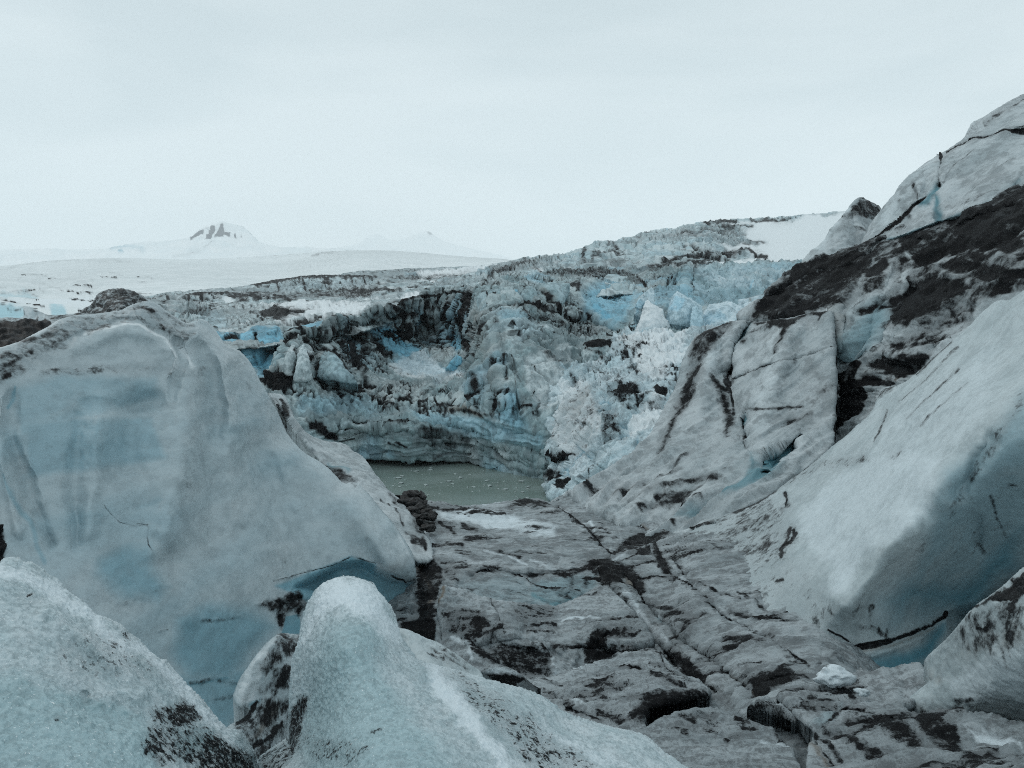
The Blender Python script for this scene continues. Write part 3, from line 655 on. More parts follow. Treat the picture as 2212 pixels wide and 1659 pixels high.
serac('ice_column', O((2, 1820, 540, 1805, 430, 1815, 372, 1900, 362, 2020, 372, 2010, 440, 1970, 520, 1985, 600, 1900, 575)), 80, 'broad brown streaked ice column on the cliff rim left of the blue face', 'ice column', [('D', 2, 7, .75, (1830, 410, 1900, 440, 1960, 540, 1980, 590, 1930, 560, 1870, 480)), ('o', 2, 12, .5, (1850, 420, 1950, 550))], lean=2)
serac('ice_block', O((2, 1690, 600, 1730, 650, 1790, 640, 1850, 618, 1905, 628, 1925, 680, 1840, 715, 1745, 750, 1715, 700)), 71, 'tilted grey ice block with a black band along its lower edge, stuck to the cliff', 'ice block', [('D', 2, 3, 1.1, (1730, 742, 1840, 700, 1930, 672, 1945, 700, 1850, 735, 1750, 760)), ('d', 2, 3, .5, (1730, 700, 1850, 650))], lean=2.5, m0=(0, .1, .3, 0))
serac('ice_block', O((3, 832, 1080, 860, 1052, 940, 1038, 1030, 1040, 1025, 1100, 1000, 1160, 1000, 1210, 850, 1200, 830, 1140)), 66, 'upright ice block with a black rounded cap below the black crack', 'ice block', [('D', 3, 4, 1.1, (835, 1078, 860, 1050, 940, 1036, 1030, 1040, 1030, 1090, 940, 1095, 890, 1092)), ('d', 3, 7, .5, (860, 1100, 960, 1130))], lean=2, m0=(0, 0, .2, 0))
serac('ice_block', O((2, 1235, 905, 1270, 860, 1310, 822, 1350, 855, 1372, 890, 1340, 922, 1280, 935)), 71.5, 'bright blue angular ice block lying in the bowl of the cliff', 'ice block', [('B', 2, 5, 1.3, (1240, 905, 1310, 825, 1370, 890, 1280, 930))], m0=(0, .8, 0, 0), rim=(6, 1))
serac('ice_block', O((2, 1340, 850, 1370, 815, 1400, 820, 1420, 860, 1395, 885, 1350, 880)), 71, 'small dirt topped ice block beside the bright blue angular block', 'ice block', [('D', 2, 3, .7, (1340, 850, 1370, 815, 1400, 820, 1410, 850))])
serac('ice_cone', O((2, 195, 950, 215, 880, 250, 780, 268, 735, 285, 760, 290, 850, 275, 950)), 63.5, 'tall pale pointed ice cone beside the broad rounded cone below the cliff crest', 'ice cone', [('d', 2, 3, .7, (280, 780, 270, 930))], m0=(0, 0, .4, 0), lean=3)
serac('ice_cone', O((2, 280, 985, 295, 880, 310, 775, 340, 755, 365, 790, 378, 880, 390, 970, 340, 1000)), 63, 'broad rounded ice cone right of the tall pale pointed cone', 'ice cone', [('d', 2, 3, .7, (370, 800, 385, 960))], m0=(0, .15, .4, 0), lean=3)
serac('ice_cone', O((2, 110, 960, 140, 860, 190, 790, 225, 735, 240, 745, 215, 830, 200, 950)), 64.5, 'grey leaning ice cone at the foot of the bright blue face', 'ice cone', [('D', 2, 4, .45, (200, 760, 240, 740, 220, 900))], lean=3)
serac('ice_buttress', O((2, 420, 960, 450, 830, 480, 790, 520, 795, 560, 840, 640, 930, 680, 1010, 600, 1000, 500, 985)), 64, 'pale blue ice buttress with dark streaked sides below the black crest', 'ice buttress', [('d', 2, 5, .8, (480, 790, 530, 800)), ('d', 2, 6, .8, (590, 880, 660, 980)), ('d', 2, 4, .7, (500, 960, 560, 1000))], m0=(0, .3, .1, 0), lean=4)

# fallen bright ice right of centre
serac('ice_pinnacle', O((3, 1160, 880, 1178, 820, 1205, 770, 1240, 740, 1275, 708, 1290, 740, 1290, 820, 1270, 900, 1200, 900)), 75, 'tall pointed blue ice pinnacle rising highest from the fallen ice', 'ice pinnacle', [('x', 3, 2.5, .8, (1225, 790, 1215, 850)), ('b', 3, 8, 1.0, (1185, 800, 1180, 880))], m0=(0, .4, .35, 0), lean=2, mat=M_rub)
serac('ice_heap', O((3, 1195, 930, 1215, 860, 1240, 795, 1290, 830, 1345, 850, 1355, 900, 1400, 960, 1330, 1040, 1150, 1030)), 72.5, 'white lumpy ice heap in front of the tallest pinnacle', 'ice heap', m0=(0, .15, .7, 0), lean=3, mat=M_rub)
serac('ice_pinnacle', O((3, 1365, 910, 1385, 820, 1405, 770, 1435, 732, 1480, 760, 1540, 800, 1590, 830, 1600, 900, 1590, 980, 1380, 990)), 74, 'broad smooth pale blue ice pinnacle right of the tallest pinnacle', 'ice pinnacle', [('B', 3, 7, .9, (1385, 840, 1420, 780, 1440, 760, 1500, 800, 1440, 880))], m0=(0, .45, .3, 0), lean=3, mat=M_rub)
serac('ice_splinter', O((3, 1520, 980, 1525, 880, 1535, 830, 1560, 835, 1590, 870, 1610, 960, 1590, 1030)), 71.5, 'slim upright blue ice splinter leaning on the broad smooth pinnacle', 'ice splinter', m0=(0, .5, .2, 0), lean=2, mat=M_rub)
serac('ice_heap', O((3, 1570, 960, 1600, 870, 1640, 820, 1700, 810, 1760, 800, 1830, 830, 1900, 800, 1960, 850, 1900, 1000, 1600, 1040)), 76, 'low jumbled blue ice heap behind the dark streaked slope', 'ice heap', [('B', 3, 10, .9, (1600, 900, 1700, 850, 1750, 900, 1640, 970))], m0=(0, .4, .4, 0), lean=4, mat=M_rub)
serac('ice_block', O((3, 1820, 790, 1870, 778, 1980, 755, 2060, 720, 2060, 900, 1900, 960, 1830, 900)), 82, 'squared ice block with brown streaks at the foot of the long pale face', 'ice block', [('d', 3, 2.5, .7, (1870, 778, 1980, 755)), ('o', 3, 4, .6, (1900, 790, 1890, 830))], m0=(0, .2, .2, 0), mat=M_rub, lean=1, rim=(6, 1))


def r_rub(P, x, y, A):
    f, g = facets(P / 1.9 + (fbm(P / 2, 2, 66) * .3)[:, None], 61, .9)
    f2, g2 = facets(P / .75, 62, 1.0)
    n = fbm(P / 6, 4, 63)
    st = ridged(P / np.array([1.5, 1.5, 4.0]) + n[:, None] * .4, 3, 64)
    v2 = ridged(P / np.array([.8, .8, 2.4]) + n[:, None] * .5, 3, 67)
    A[:, 0] = np.maximum(A[:, 0], .6 * sstep(.95, 1.4, v2) * sstep(-.2, .5, n) * (1 - .6 * np.clip(A[:, 2], 0, 1)))
    A[:, 0] = np.maximum(A[:, 0], .55 * sstep(.1, .02, g) * sstep(-.1, .4, n) + .2 * sstep(.1, .5, n) * sstep(.2, 1, st))
    A[:, 1] = np.maximum(A[:, 1], .9 * sstep(.1, .0, g) * sstep(.1, -.3, n))
    return .34 * f + .17 * f2 - .25 * sstep(.1, 0, g) + .34 * st + .5 * n


body('ice_rubble_slope', O((2, 1875, 1660, 1868, 1625, 1880, 1580, 1912, 1510, 1895, 1400, 1915, 1345, 1903, 1310, 1860, 1180, 1800, 1060, 1820, 960, 1880, 900),
                           (3, 780, 1180, 830, 1200, 1000, 1190, 1015, 1110, 1030, 1050, 1075, 1010, 1120, 990, 1160, 1000, 1250, 985, 1350, 975, 1450, 1010, 1550, 980, 1700, 960, 1800, 1000, 1500, 1800, 1000, 2150, 640, 2080)),
     [(1180, 1046, 56.5), (1188, 1075, 53.5), (1195, 940, 58.5), (1160, 850, 63), (1240, 785, 66), (1320, 730, 70), (1440, 710, 70), (1560, 700, 70), (1300, 900, 54), (1400, 850, 54), (1250, 1000, 52), (1300, 1080, 47), (1480, 780, 60), (1500, 1000, 45)],
     M_rub, 1.9, (9, 1.2), (10, 2), r_rub,
     [('S', 3, 14, .75, (1080, 1020, 1250, 985, 1500, 1000, 1480, 1200, 1350, 1320, 1200, 1300, 1180, 1150, 1060, 1120)), ('B', 3, 8, .6, (1330, 1010, 1480, 1030, 1440, 1200, 1340, 1120)),
      ('D', 3, 12, .8, (1015, 1380, 1060, 1370, 1110, 1350, 1180, 1375, 1185, 1410, 1140, 1440, 1130, 1500, 1090, 1470, 1060, 1440, 1030, 1420)), ('D', 3, 5, 1.0, (1300, 1400, 1350, 1380, 1390, 1390, 1350, 1440, 1310, 1430)), ('d', 3, 5, .8, (1200, 1430, 1195, 1490)),
      ('D', 3, 16, .55, (960, 1480, 1010, 1480, 1060, 1540, 1110, 1620, 1120, 1700, 1000, 1700, 970, 1600)), ('k', 3, 5, 2.5, (1200, 1170, 1210, 1195)), ('D', 3, 3, 1.0, (1185, 1165, 1220, 1165, 1220, 1190, 1190, 1195)), ('d', 3, 5, .6, (1220, 1100, 1170, 1160, 1150, 1240)),
      ('d', 3, 6, .6, (940, 1210, 1000, 1170, 1020, 1140)), ('b', 3, 5, 1.3, (1310, 1090, 1340, 1150)), ('b', 3, 5, 1.3, (1420, 1090, 1380, 1140)), ('D', 3, 14, .28, (660, 1600, 760, 1400, 900, 1300, 1000, 1500, 960, 1700, 760, 1800)),
      ('d', 3, 7, .5, (780, 1260, 800, 1340)), ('d', 3, 7, .45, (880, 1230, 940, 1260)), ('S', 3, 12, .7, (1200, 1500, 1330, 1440, 1400, 1560, 1200, 1700, 1100, 1720)), ('S', 2, 10, .6, (1960, 1000, 2150, 1000, 2250, 1300, 2000, 1480, 1930, 1330)), ('o', 3, 20, .3, (760, 1500, 900, 1400)),
      ('D', 2, 4, 1.0, (1915, 1440, 1960, 1435, 2050, 1440, 2000, 1480, 1960, 1490, 1920, 1470)), ('D', 2, 4, .9, (1895, 1385, 1930, 1390, 1900, 1410)), ('D', 2, 5, .8, (1880, 1550, 1960, 1550, 1980, 1600, 1930, 1650, 1890, 1640)), ('d', 2, 4, .8, (1905, 1330, 1915, 1360)), ('x', 2, 3, 1, (1905, 1440, 1960, 1455, 2030, 1445)),
      ('D', 2, 4, 1.0, (1950, 1659, 1990, 1620, 2040, 1590, 2030, 1650, 1990, 1700))],
     edge=(2.4, 8), label='white slope of fallen crushed ice running down to the right end of the pond', cat='ice slope', mask0=(0, .1, .1, 0))

# ================================================================== the pond and its floating ice
WZ = -10.0
bmw = np.array([[-60, 25, WZ], [60, 25, WZ], [60, 95, WZ], [-60, 95, WZ]], float)
mw = bpy.data.materials.new('silty_meltwater'); mw.use_nodes = True
nt = mw.node_tree; b = nt.nodes['Principled BSDF']
b.inputs['Roughness'].default_value = .22; b.inputs['Specular IOR Level'].default_value = .35
tc = nt.nodes.new('ShaderNodeTexCoord'); mpp = nt.nodes.new('ShaderNodeMapping'); mpp.inputs['Scale'].default_value = (.12, .4, 1)
n = nt.nodes.new('ShaderNodeTexNoise'); n.inputs['Scale'].default_value = 1.0; n.inputs['Detail'].default_value = 5
nt.links.new(tc.outputs['Object'], mpp.inputs[0]); nt.links.new(mpp.outputs[0], n.inputs['Vector'])
cr = nt.nodes.new('ShaderNodeValToRGB'); cr.color_ramp.elements[0].position = .38; cr.color_ramp.elements[1].position = .62
cr.color_ramp.elements[0].color = (.155, .205, .185, 1); cr.color_ramp.elements[1].color = (.215, .27, .255, 1)
nt.links.new(n.outputs['Fac'], cr.inputs[0]); nt.links.new(cr.outputs[0], b.inputs['Base Color'])
n2 = nt.nodes.new('ShaderNodeTexNoise'); n2.inputs['Scale'].default_value = 5; bp = nt.nodes.new('ShaderNodeBump'); bp.inputs['Strength'].default_value = .15; bp.inputs['Distance'].default_value = .05
nt.links.new(tc.outputs['Object'], n2.inputs['Vector']); nt.links.new(n2.outputs['Fac'], bp.inputs['Height']); nt.links.new(bp.outputs[0], b.inputs['Normal'])
tag(link_mesh('pond_water', bmw, [[0, 1, 2, 3]], None, mw, np.array([0, 60, WZ])), kind='structure')

M_floe = ice_mat('floe_ice', (.30, .36, .35), (.48, .55, .55), s=.5, grain=.15)


def lump(r, sq, seed, sub=3, rough=.3, fac=.35):
    """irregular faceted lump as vertices and triangles, base near z = 0"""
    import bmesh
    bm = bmesh.new(); bmesh.ops.create_icosphere(bm, subdivisions=sub, radius=1.0)
    V = np.array([v.co[:] for v in bm.verts]); F = np.array([[v.index for v in f.verts] for f in bm.faces]); bm.free()
    f, g = facets(V * 1.3 + seed * 7.3, seed, .8)
    k = 1 + rough * fbm(V * 1.1 + seed * 3.1, 4, seed) + fac * f
    V = V * k[:, None] * np.array(sq) * r
    V[:, 2] -= V[:, 2].min()
    return V, F


def plane_hit(px, py, z):
    d = rays(np.array([px]), np.array([py]))[0]
    return EYE + d * ((z - EYE[2]) / d[2])


def mask_flat(n, m):
    return np.tile(np.array(m, float), (n, 1))


floes = []
for k in range(6):
    V, F = lump(1, (1, .8, .22), 200 + k, 2, .4, .5)
    floes.append((V, F))
allV = []; allF = []; off = 0
for k in range(900):
    px = rng.uniform(790, 1195); py = 1003 + rng.uniform(0, 1) ** 1.3 * 88
    dens = perlin(np.array([[px / 55, py / 13, 3.3]]), 7)[0]
    if dens < rng.uniform(-.55, .45): continue
    p = plane_hit(px, py, WZ)
    V, F = floes[k % 6]; s = .03 * math.exp(rng.normal() * .55); a = rng.uniform(0, 6.28)
    R = np.array([[math.cos(a), -math.sin(a), 0], [math.sin(a), math.cos(a), 0], [0, 0, 1]])
    allV.append((V * s) @ R.T + p - np.array([0, 0, .35 * .2 * s])); allF.append(F + off); off += len(V)
tag(link_mesh('brash_ice', np.concatenate(allV), np.concatenate(allF), None, M_floe, np.array([0, 58, WZ])), 'fine white brash ice scattered over the green pond', 'brash ice', kind='stuff')
big = [(2, 1140, 1550), (2, 1330, 1600), (2, 1300, 1575), (2, 1145, 1535), (2, 1280, 1640), (2, 1390, 1580), (2, 1050, 1560), (2, 960, 1590), (2, 1500, 1620), (7, 275, 20), (7, 290, 50), (7, 700, 70), (7, 735, 95), (7, 560, 40), (7, 790, 65), (7, 880, 85), (7, 430, 60), (7, 1010, 70), (7, 970, 40), (7, 620, 20)]
fl0 = None
for k, (c, x, y) in enumerate(big):
    q = cc(c, [(x, y)])[0]
    if not (1000 < q[1] < 1092): continue
    p = plane_hit(q[0], q[1], WZ - .02)
    if fl0 is None or k % 5 == 0:
        V, F = lump(.15, (1.2, .8, .3), 300 + k, 3, .35, .5)
        fl0 = link_mesh('ice_floe', V, F, None, M_floe); fo = fl0
    else:
        fo = fl0.copy(); COL.objects.link(fo)
    fo.location = p; fo.rotation_euler = (0, 0, k * 1.7); fo.scale = [rng.uniform(.6, 1.3)] * 3
    tag(fo, 'small flat white ice floe floating on the green pond', 'ice floe', 'ice floes on the pond')
# ================================================================== near ice: the left wall
def r_left(P, x, y, A):
    n = fbm(P / 2.2, 2, 71)
    bands = fbm(P / np.array([2.5, 2.5, .45]), 3, 72)
    d = A[:, 0]
    A[:, 1] = np.maximum(A[:, 1], np.clip(.35 * bands + .2, 0, .5) * sstep(740, 860, y))
    return .05 * n + .02 * bands + .008 * fbm(P / .2, 3, 73) + d * .05 * fbm(P / .12, 4, 74)

# dark hollow and dirty hummocks behind it
def r_grit(P, x, y, A):
    return .12 * fbm(P / .9, 4, 75) + .05 * fbm(P / .22, 3, 76)

body('dirt_dome', O((1, 480, 900, 530, 840, 590, 815, 600, 770, 650, 730, 720, 714, 800, 714, 860, 730, 910, 765, 960, 800, 1100, 900, 1000, 1000, 500, 1000)),
     [(170, 680, 17), (250, 630, 17), (330, 690, 17), (250, 680, 16), (250, 640, 16.6)], M_left, 2.4, (60, 1.0), (3, 1.5), r_grit,
     [('D', 1, 6, .62, (480, 920, 590, 815, 600, 770, 650, 730, 720, 714, 800, 714, 860, 730, 910, 765, 960, 800, 1000, 900, 700, 950)), ('d', 1, 8, .8, (520, 870, 600, 830, 690, 850)), ('d', 1, 5, .7, (680, 870, 700, 810, 760, 790)), ('d', 1, 14, .8, (760, 720, 840, 740)), ('d', 1, 3, .8, (830, 730, 870, 790, 920, 800))],
     edge=(1.4, 7), label='dark grit covered ice dome rising behind the rim of the big left ice wall', cat='ice dome')
body('dirt_ridge', O((1, -400, 900, 0, 905, 60, 890, 130, 900, 155, 880, 145, 830, 155, 822, 200, 835, 240, 860, 300, 880, 380, 885, 520, 868, 620, 900, 620, 1100, -400, 1250)),
     [(-100, 690, 15), (50, 690, 15), (200, 690, 15.5), (50, 780, 13.5), (-100, 780, 13), (200, 760, 14)], M_left, 2.4, (14, 1.0), (3, 1.5), r_grit,
     [('D', 1, 5, .5, (-400, 910, 0, 900, 60, 890, 130, 900, 100, 930, -400, 930)), ('D', 1, 6, .5, (240, 860, 380, 885, 520, 868, 620, 900, 600, 1000, 350, 950, 300, 900)),
      ('D', 1, 4, 1.3, (-400, 915, 0, 915, 60, 935, 180, 930, 290, 900, 320, 930, 280, 985, 150, 1060, 0, 1100, -400, 1200)), ('D', 1, 4, 1.3, (-400, 915, 60, 935, 290, 900, 320, 930, 200, 1200, -400, 1200)), ('D', 1, 3, .3, (200, 840, 250, 860, 240, 890, 190, 850)), ('d', 1, 2, .9, (240, 880, 238, 905))],
     edge=(1.6, 7), label='low ice ridge with pale upturned tip and black sediment below, at far left', cat='ice ridge')

body('ice_wall', O((0, -420, 830), (1, -200, 1130, 0, 1090, 60, 1072, 130, 1050, 200, 1010, 300, 962, 340, 930, 380, 908, 480, 882, 560, 880, 620, 874, 700, 862, 760, 855, 800, 832, 850, 808, 910, 792, 950, 794, 1000, 812, 1050, 850, 1110, 895, 1150, 918, 1190, 935, 1230, 925, 1270, 903,
                    1300, 915, 1340, 945, 1370, 990, 1400, 1030, 1425, 1072, 1445, 1085, 1500, 1097, 1560, 1150, 1600, 1210, 1620, 1250, 1650, 1310, 1690, 1370, 1720, 1430),
                   (2, 180, 1180, 230, 1300, 270, 1360, 330, 1425, 400, 1470, 480, 1520, 540, 1580, 590, 1640), (7, 30, 30, 100, 100, 150, 165, 200, 222, 250, 280, 290, 340, 330, 400, 358, 450, 370, 520, 372, 575, 372, 640, 390, 720, 412, 830, 330, 860, 300, 850),
                   (0, 850, 1500, 700, 1720, -420, 1800)),
     [(-400, 1200, 4.6), (0, 1150, 6.2), (0, 800, 7.0), (100, 740, 7.8), (330, 665, 9.2), (200, 690, 8.6), (470, 715, 10.2), (560, 830, 10.8), (640, 960, 11.2), (750, 1040, 11.2), (890, 1200, 10.6), (912, 1340, 10.7), (650, 1480, 8.9), (300, 1450, 6.6), (430, 1150, 8.2), (250, 950, 7.7),
      (700, 1230, 9.7), (500, 950, 9.4), (0, 1500, 5.0), (700, 1660, 8.6), (450, 1350, 7.6)],
     M_left, 2.2, (46, 1.1), (3.5, 3.5), r_left,
     [('h', 0, 26, .12, (560, 800, 590, 950, 640, 1100, 700, 1230)), ('k', 0, 24, .10, (520, 800, 545, 950, 580, 1100, 640, 1250)), ('h', 0, 24, .10, (480, 760, 490, 950, 510, 1120)), ('k', 0, 22, .10, (445, 860, 452, 1000, 470, 1200)), ('h', 0, 22, .08, (220, 860, 210, 1000, 190, 1150)), ('k', 0, 20, .08, (170, 900, 160, 1050, 165, 1180)), ('h', 0, 20, .08, (690, 1010, 780, 1120, 840, 1220)), ('D', 1, 14, .4, (-200, 1130, 0, 1090, 130, 1050, 300, 962, 380, 908, 480, 882, 620, 874, 760, 855, 850, 808, 950, 794, 1050, 850, 1110, 895, 1190, 935, 1270, 950, 1180, 1060, 1110, 1050, 1060, 1015, 960, 980, 880, 935, 800, 925, 650, 960, 530, 1010, 450, 1060, 300, 1150, 100, 1230, -200, 1320)),
      ('D', 1, 14, .3, (-200, 1150, 100, 1130, 300, 1050, 500, 1000, 480, 1080, 250, 1200, 0, 1320, -200, 1400)), ('d', 1, 12, .6, (0, 1200, 80, 1180, 200, 1110)), ('d', 1, 10, .6, (0, 1300, 60, 1250)), ('d', 1, 8, .55, (430, 930, 560, 990, 700, 930)), ('d', 1, 10, .55, (850, 860, 930, 930, 1040, 970)), ('d', 1, 12, .5, (1100, 960, 1140, 1020)), ('d', 1, 3, .6, (840, 830, 870, 900, 930, 950)),
      ('s', 1, 4, .7, (530, 1000, 650, 968, 800, 930, 880, 938, 960, 985, 1060, 1018)), ('s', 1, 4, .5, (0, 1090, 130, 1050, 300, 965, 380, 910)), ('s', 1, 9, .6, (1070, 1030, 1095, 1080, 1130, 1160, 1110, 1220)), ('s', 1, 9, .5, (1160, 1090, 1190, 1150, 1230, 1200)),
      # the flake with its sharp lip
      ('h', 1, 22, .10, (480, 1090, 650, 1010, 800, 975, 900, 990, 1000, 1040, 1090, 1110)), ('k', 1, 7, .05, (440, 1030, 530, 990, 650, 945, 800, 908, 890, 920, 975, 968, 1070, 1005, 1120, 1040, 1150, 1110, 1165, 1175)), ('k', 1, 22, .1, (560, 1440, 800, 1460, 1000, 1420)), ('k', 1, 12, .2, (1130, 1060, 1170, 1150, 1110, 1280, 1090, 1400)),
      ('h', 1, 10, .12, (1080, 1040, 1130, 1150, 1090, 1260)), ('h', 1, 34, .25, (1270, 980, 1420, 1200, 1500, 1500, 1560, 1659)), ('k', 1, 26, .22, (1300, 1100, 1360, 1300, 1380, 1659)), ('h', 0, 40, .22, (640, 980, 760, 1110, 860, 1210)), ('k', 0, 40, .25, (560, 950, 620, 1100, 700, 1250)), ('h', 0, 50, .25, (420, 820, 400, 1000, 360, 1150)), ('k', 0, 50, .25, (300, 880, 270, 1000)),
      ('k', 0, 20, .18, (30, 860, 20, 940, 60, 1050, 110, 1180)), ('h', 0, 16, .12, (10, 860, 5, 1000, 40, 1150)),
      # blue depths
      ('B', 1, 16, .55, (110, 1330, 400, 1250, 1000, 1280, 1020, 1420, 700, 1500, 130, 1659, 90, 1500)), ('B', 0, 16, .6, (50, 900, 330, 900, 360, 990, 260, 1010, 60, 1030)), ('b', 1, 4, .9, (110, 1330, 90, 1420, 70, 1470)), ('b', 8, 10, .7, (20, 0, 90, 150, 170, 260, 200, 400, 240, 500)),
      ('B', 8, 34, .8, (540, 480, 680, 390, 850, 370, 880, 500, 960, 640, 900, 720, 700, 700, 540, 580)), ('B', 8, 34, .85, (1000, 800, 1180, 730, 1420, 740, 1560, 860, 1420, 1020, 1300, 1180, 1060, 1180, 960, 1000)), ('B', 8, 7, 1.1, (1560, 630, 1700, 570, 1890, 500, 1980, 460, 2123, 500, 2123, 680, 1850, 640, 1740, 720)),
      ('B', 8, 34, .8, (700, 1000, 1000, 1130, 1380, 1060, 1500, 1300, 1250, 1480, 900, 1300)), ('B', 7, 12, .95, (-80, 500, 60, 500, 200, 570, 372, 612, 412, 830, 310, 860, 200, 760, 0, 700)), ('K', 7, 12, .4, (-300, 640, -60, 520, 60, 500, 200, 570, 372, 606, 480, 830, 310, 960, 200, 760, 0, 700)),
      ('B', 8, 16, .5, (740, 180, 900, 110, 960, 130, 900, 190, 760, 220)), ('D', 8, 20, .1, (420, 230, 580, 170, 700, 270, 560, 310)), ('D', 8, 12, .22, (950, 10, 1080, 20, 1100, 70, 1000, 90)), ('D', 8, 20, .14, (1500, 420, 1640, 400, 1660, 520, 1560, 570, 1480, 500)),
      ('d', 8, 1.4, .42, (580, 170, 620, 220, 665, 268, 760, 290, 830, 284, 842, 305, 832, 350, 838, 395, 862, 430)), ('d', 8, 2.2, .6, (775, 275, 835, 285)), ('d', 8, 1.6, .22, (862, 430, 880, 500, 930, 600, 1000, 690)), ('h', 8, 30, .08, (870, 460, 930, 600, 1000, 690, 1060, 800)), ('d', 8, 2, .5, (900, 885, 950, 875)), ('d', 8, 1.2, .12, (380, 200, 400, 520)), ('d', 8, 1.2, .12, (700, 130, 740, 240)),
      ('d', 8, 8, .4, (1080, 1180, 1200, 1160, 1400, 1200)), ('d', 8, 8, .4, (1180, 1280, 1350, 1250)), ('b', 8, 5, 1.2, (1080, 1190, 1280, 1150)), ('d', 8, 8, .35, (1140, 830, 1280, 820, 1380, 800)), ('d', 8, 12, .3, (700, 740, 800, 680, 980, 640)), ('d', 0, 14, .3, (100, 800, 300, 790, 440, 800)),
      ('D', 8, 9, .7, (1440, 740, 1560, 700, 1620, 665, 1690, 660, 1745, 710, 1730, 770, 1680, 810, 1660, 780, 1620, 790, 1590, 870, 1570, 830, 1560, 780)), ('h', 8, 5, .2, (1620, 680, 1680, 665, 1730, 700)), ('B', 8, 3, 1.3, (1610, 800, 1690, 790, 1700, 900, 1590, 900)), ('s', 8, 5, .5, (1610, 700, 1680, 680)),
      ('d', 8, 1.6, .7, (1550, 600, 1700, 560, 1890, 510, 1990, 460, 2123, 500)), ('x', 7, 1.6, .05, (235, 570, 260, 580, 335, 600, 365, 585)), ('D', 7, 4, 1.1, (250, 830, 330, 830, 420, 830, 480, 950, 300, 920)), ('s', 7, 5, .35, (240, 280, 300, 390, 350, 500)), ('d', 7, 6, .35, (0, 20, 30, 60)),
      ('D', 8, 6, 1.5, (-420, 420, -380, 330, -260, 270, -120, 262, 0, 290, 20, 340, 22, 430, 0, 520, -120, 640, -260, 660, -380, 560)), ('d', 0, 40, .12, (500, 750, 640, 1000, 800, 1180))],
     edge=(1.0, 6), wob=.25, label='huge smooth blue grey ice wall with dirty rim and sharp flake, filling the left half', cat='ice wall')

# slim ridge behind the right edge of the wall
def r_slim(P, x, y, A):
    return .10 * fbm(P / 1.2, 4, 78) + .02 * fbm(P / .25, 3, 79)
body('ice_ridge', O((2, 100, 1060, 140, 1062, 200, 1070, 235, 1100, 260, 1160, 275, 1210, 310, 1260, 350, 1310, 420, 1345, 500, 1370, 560, 1368, 620, 1390, 650, 1430, 700, 1450, 740, 1490, 780, 1560, 820, 1600, 850, 1650),
                    (7, 230, 95, 300, 150, 360, 250, 420, 320, 470, 400, 470, 500, 360, 500, 100, 200, -200, -100)),
     [(590, 850, 17), (640, 900, 17), (720, 955, 17.5), (790, 990, 17.5), (850, 1070, 15), (930, 1160, 12.5), (900, 1200, 11.5), (650, 1000, 15), (760, 1060, 14), (840, 1120, 13)],
     M_slab, 2.2, (18, 1.2), (3, 2), r_slim,
     [('D', 2, 5, .75, (380, 1480, 440, 1500, 560, 1550, 640, 1590, 700, 1659, 600, 1659, 460, 1560)), ('D', 2, 4, .6, (200, 1090, 250, 1150, 240, 1250, 190, 1180)), ('d', 2, 3, .6, (160, 1100, 240, 1290, 340, 1400, 420, 1480)), ('h', 2, 8, .35, (300, 1320, 420, 1420, 560, 1520, 700, 1620)), ('k', 2, 7, .35, (260, 1300, 340, 1420, 460, 1520, 600, 1630)), ('k', 2, 5, .25, (560, 1400, 680, 1500, 780, 1640)),
      ('b', 2, 8, .8, (500, 1520, 620, 1560)), ('d', 7, 3, .7, (170, 130, 230, 180, 300, 280)), ('d', 7, 8, .6, (340, 240, 400, 330, 430, 420)), ('d', 7, 5, .5, (220, 110, 300, 200)), ('D', 7, 5, .6, (300, 310, 380, 330, 430, 410, 360, 400))],
     edge=(1.2, 7), label='thin folded ice ridge curving down behind the right edge of the big left wall', cat='ice ridge')

# ================================================================== right side: upper slope, dark band, white cap
def r_cap(P, x, y, A):
    return .22 * fbm(P / 3.0, 4, 81) + .05 * ridged(P / np.array([1.6, .8, 1.0]), 3, 82) + .02 * fbm(P / .3, 3, 83)

body('ice_pyramid', O((4, 800, 1215, 830, 1150, 880, 1110, 960, 1040, 980, 990, 1050, 920, 1090, 860, 1140, 790, 1172, 768, 1200, 775, 1240, 800, 1318, 838, 1420, 1000, 1300, 1200, 1000, 1260)),
     [(1735, 575, 25), (1855, 425, 26.5), (1905, 450, 27.5), (1860, 540, 24.5), (1800, 520, 25)], M_slab, 2.2, (30, 1.1), (5, 5), r_cap,
     [('D', 4, 6, .72, (1172, 768, 1240, 800, 1318, 838, 1290, 890, 1220, 900, 1150, 900, 1080, 930, 1130, 850)), ('d', 4, 6, .45, (1060, 930, 1150, 900, 1260, 900)), ('h', 4, 10, .5, (1175, 775, 1150, 900, 1190, 1050)), ('s', 4, 12, .5, (1100, 850, 1000, 1000, 900, 1120)), ('b', 4, 10, .5, (960, 1190, 1060, 1150)), ('d', 4, 8, .35, (1000, 1000, 1100, 980, 1200, 1000)), ('d', 4, 3, .8, (1172, 768, 1240, 800, 1318, 838))],
     edge=(1.4, 7), label='pointed grey ice pyramid with dirty right side standing on the skyline', cat='ice pyramid')

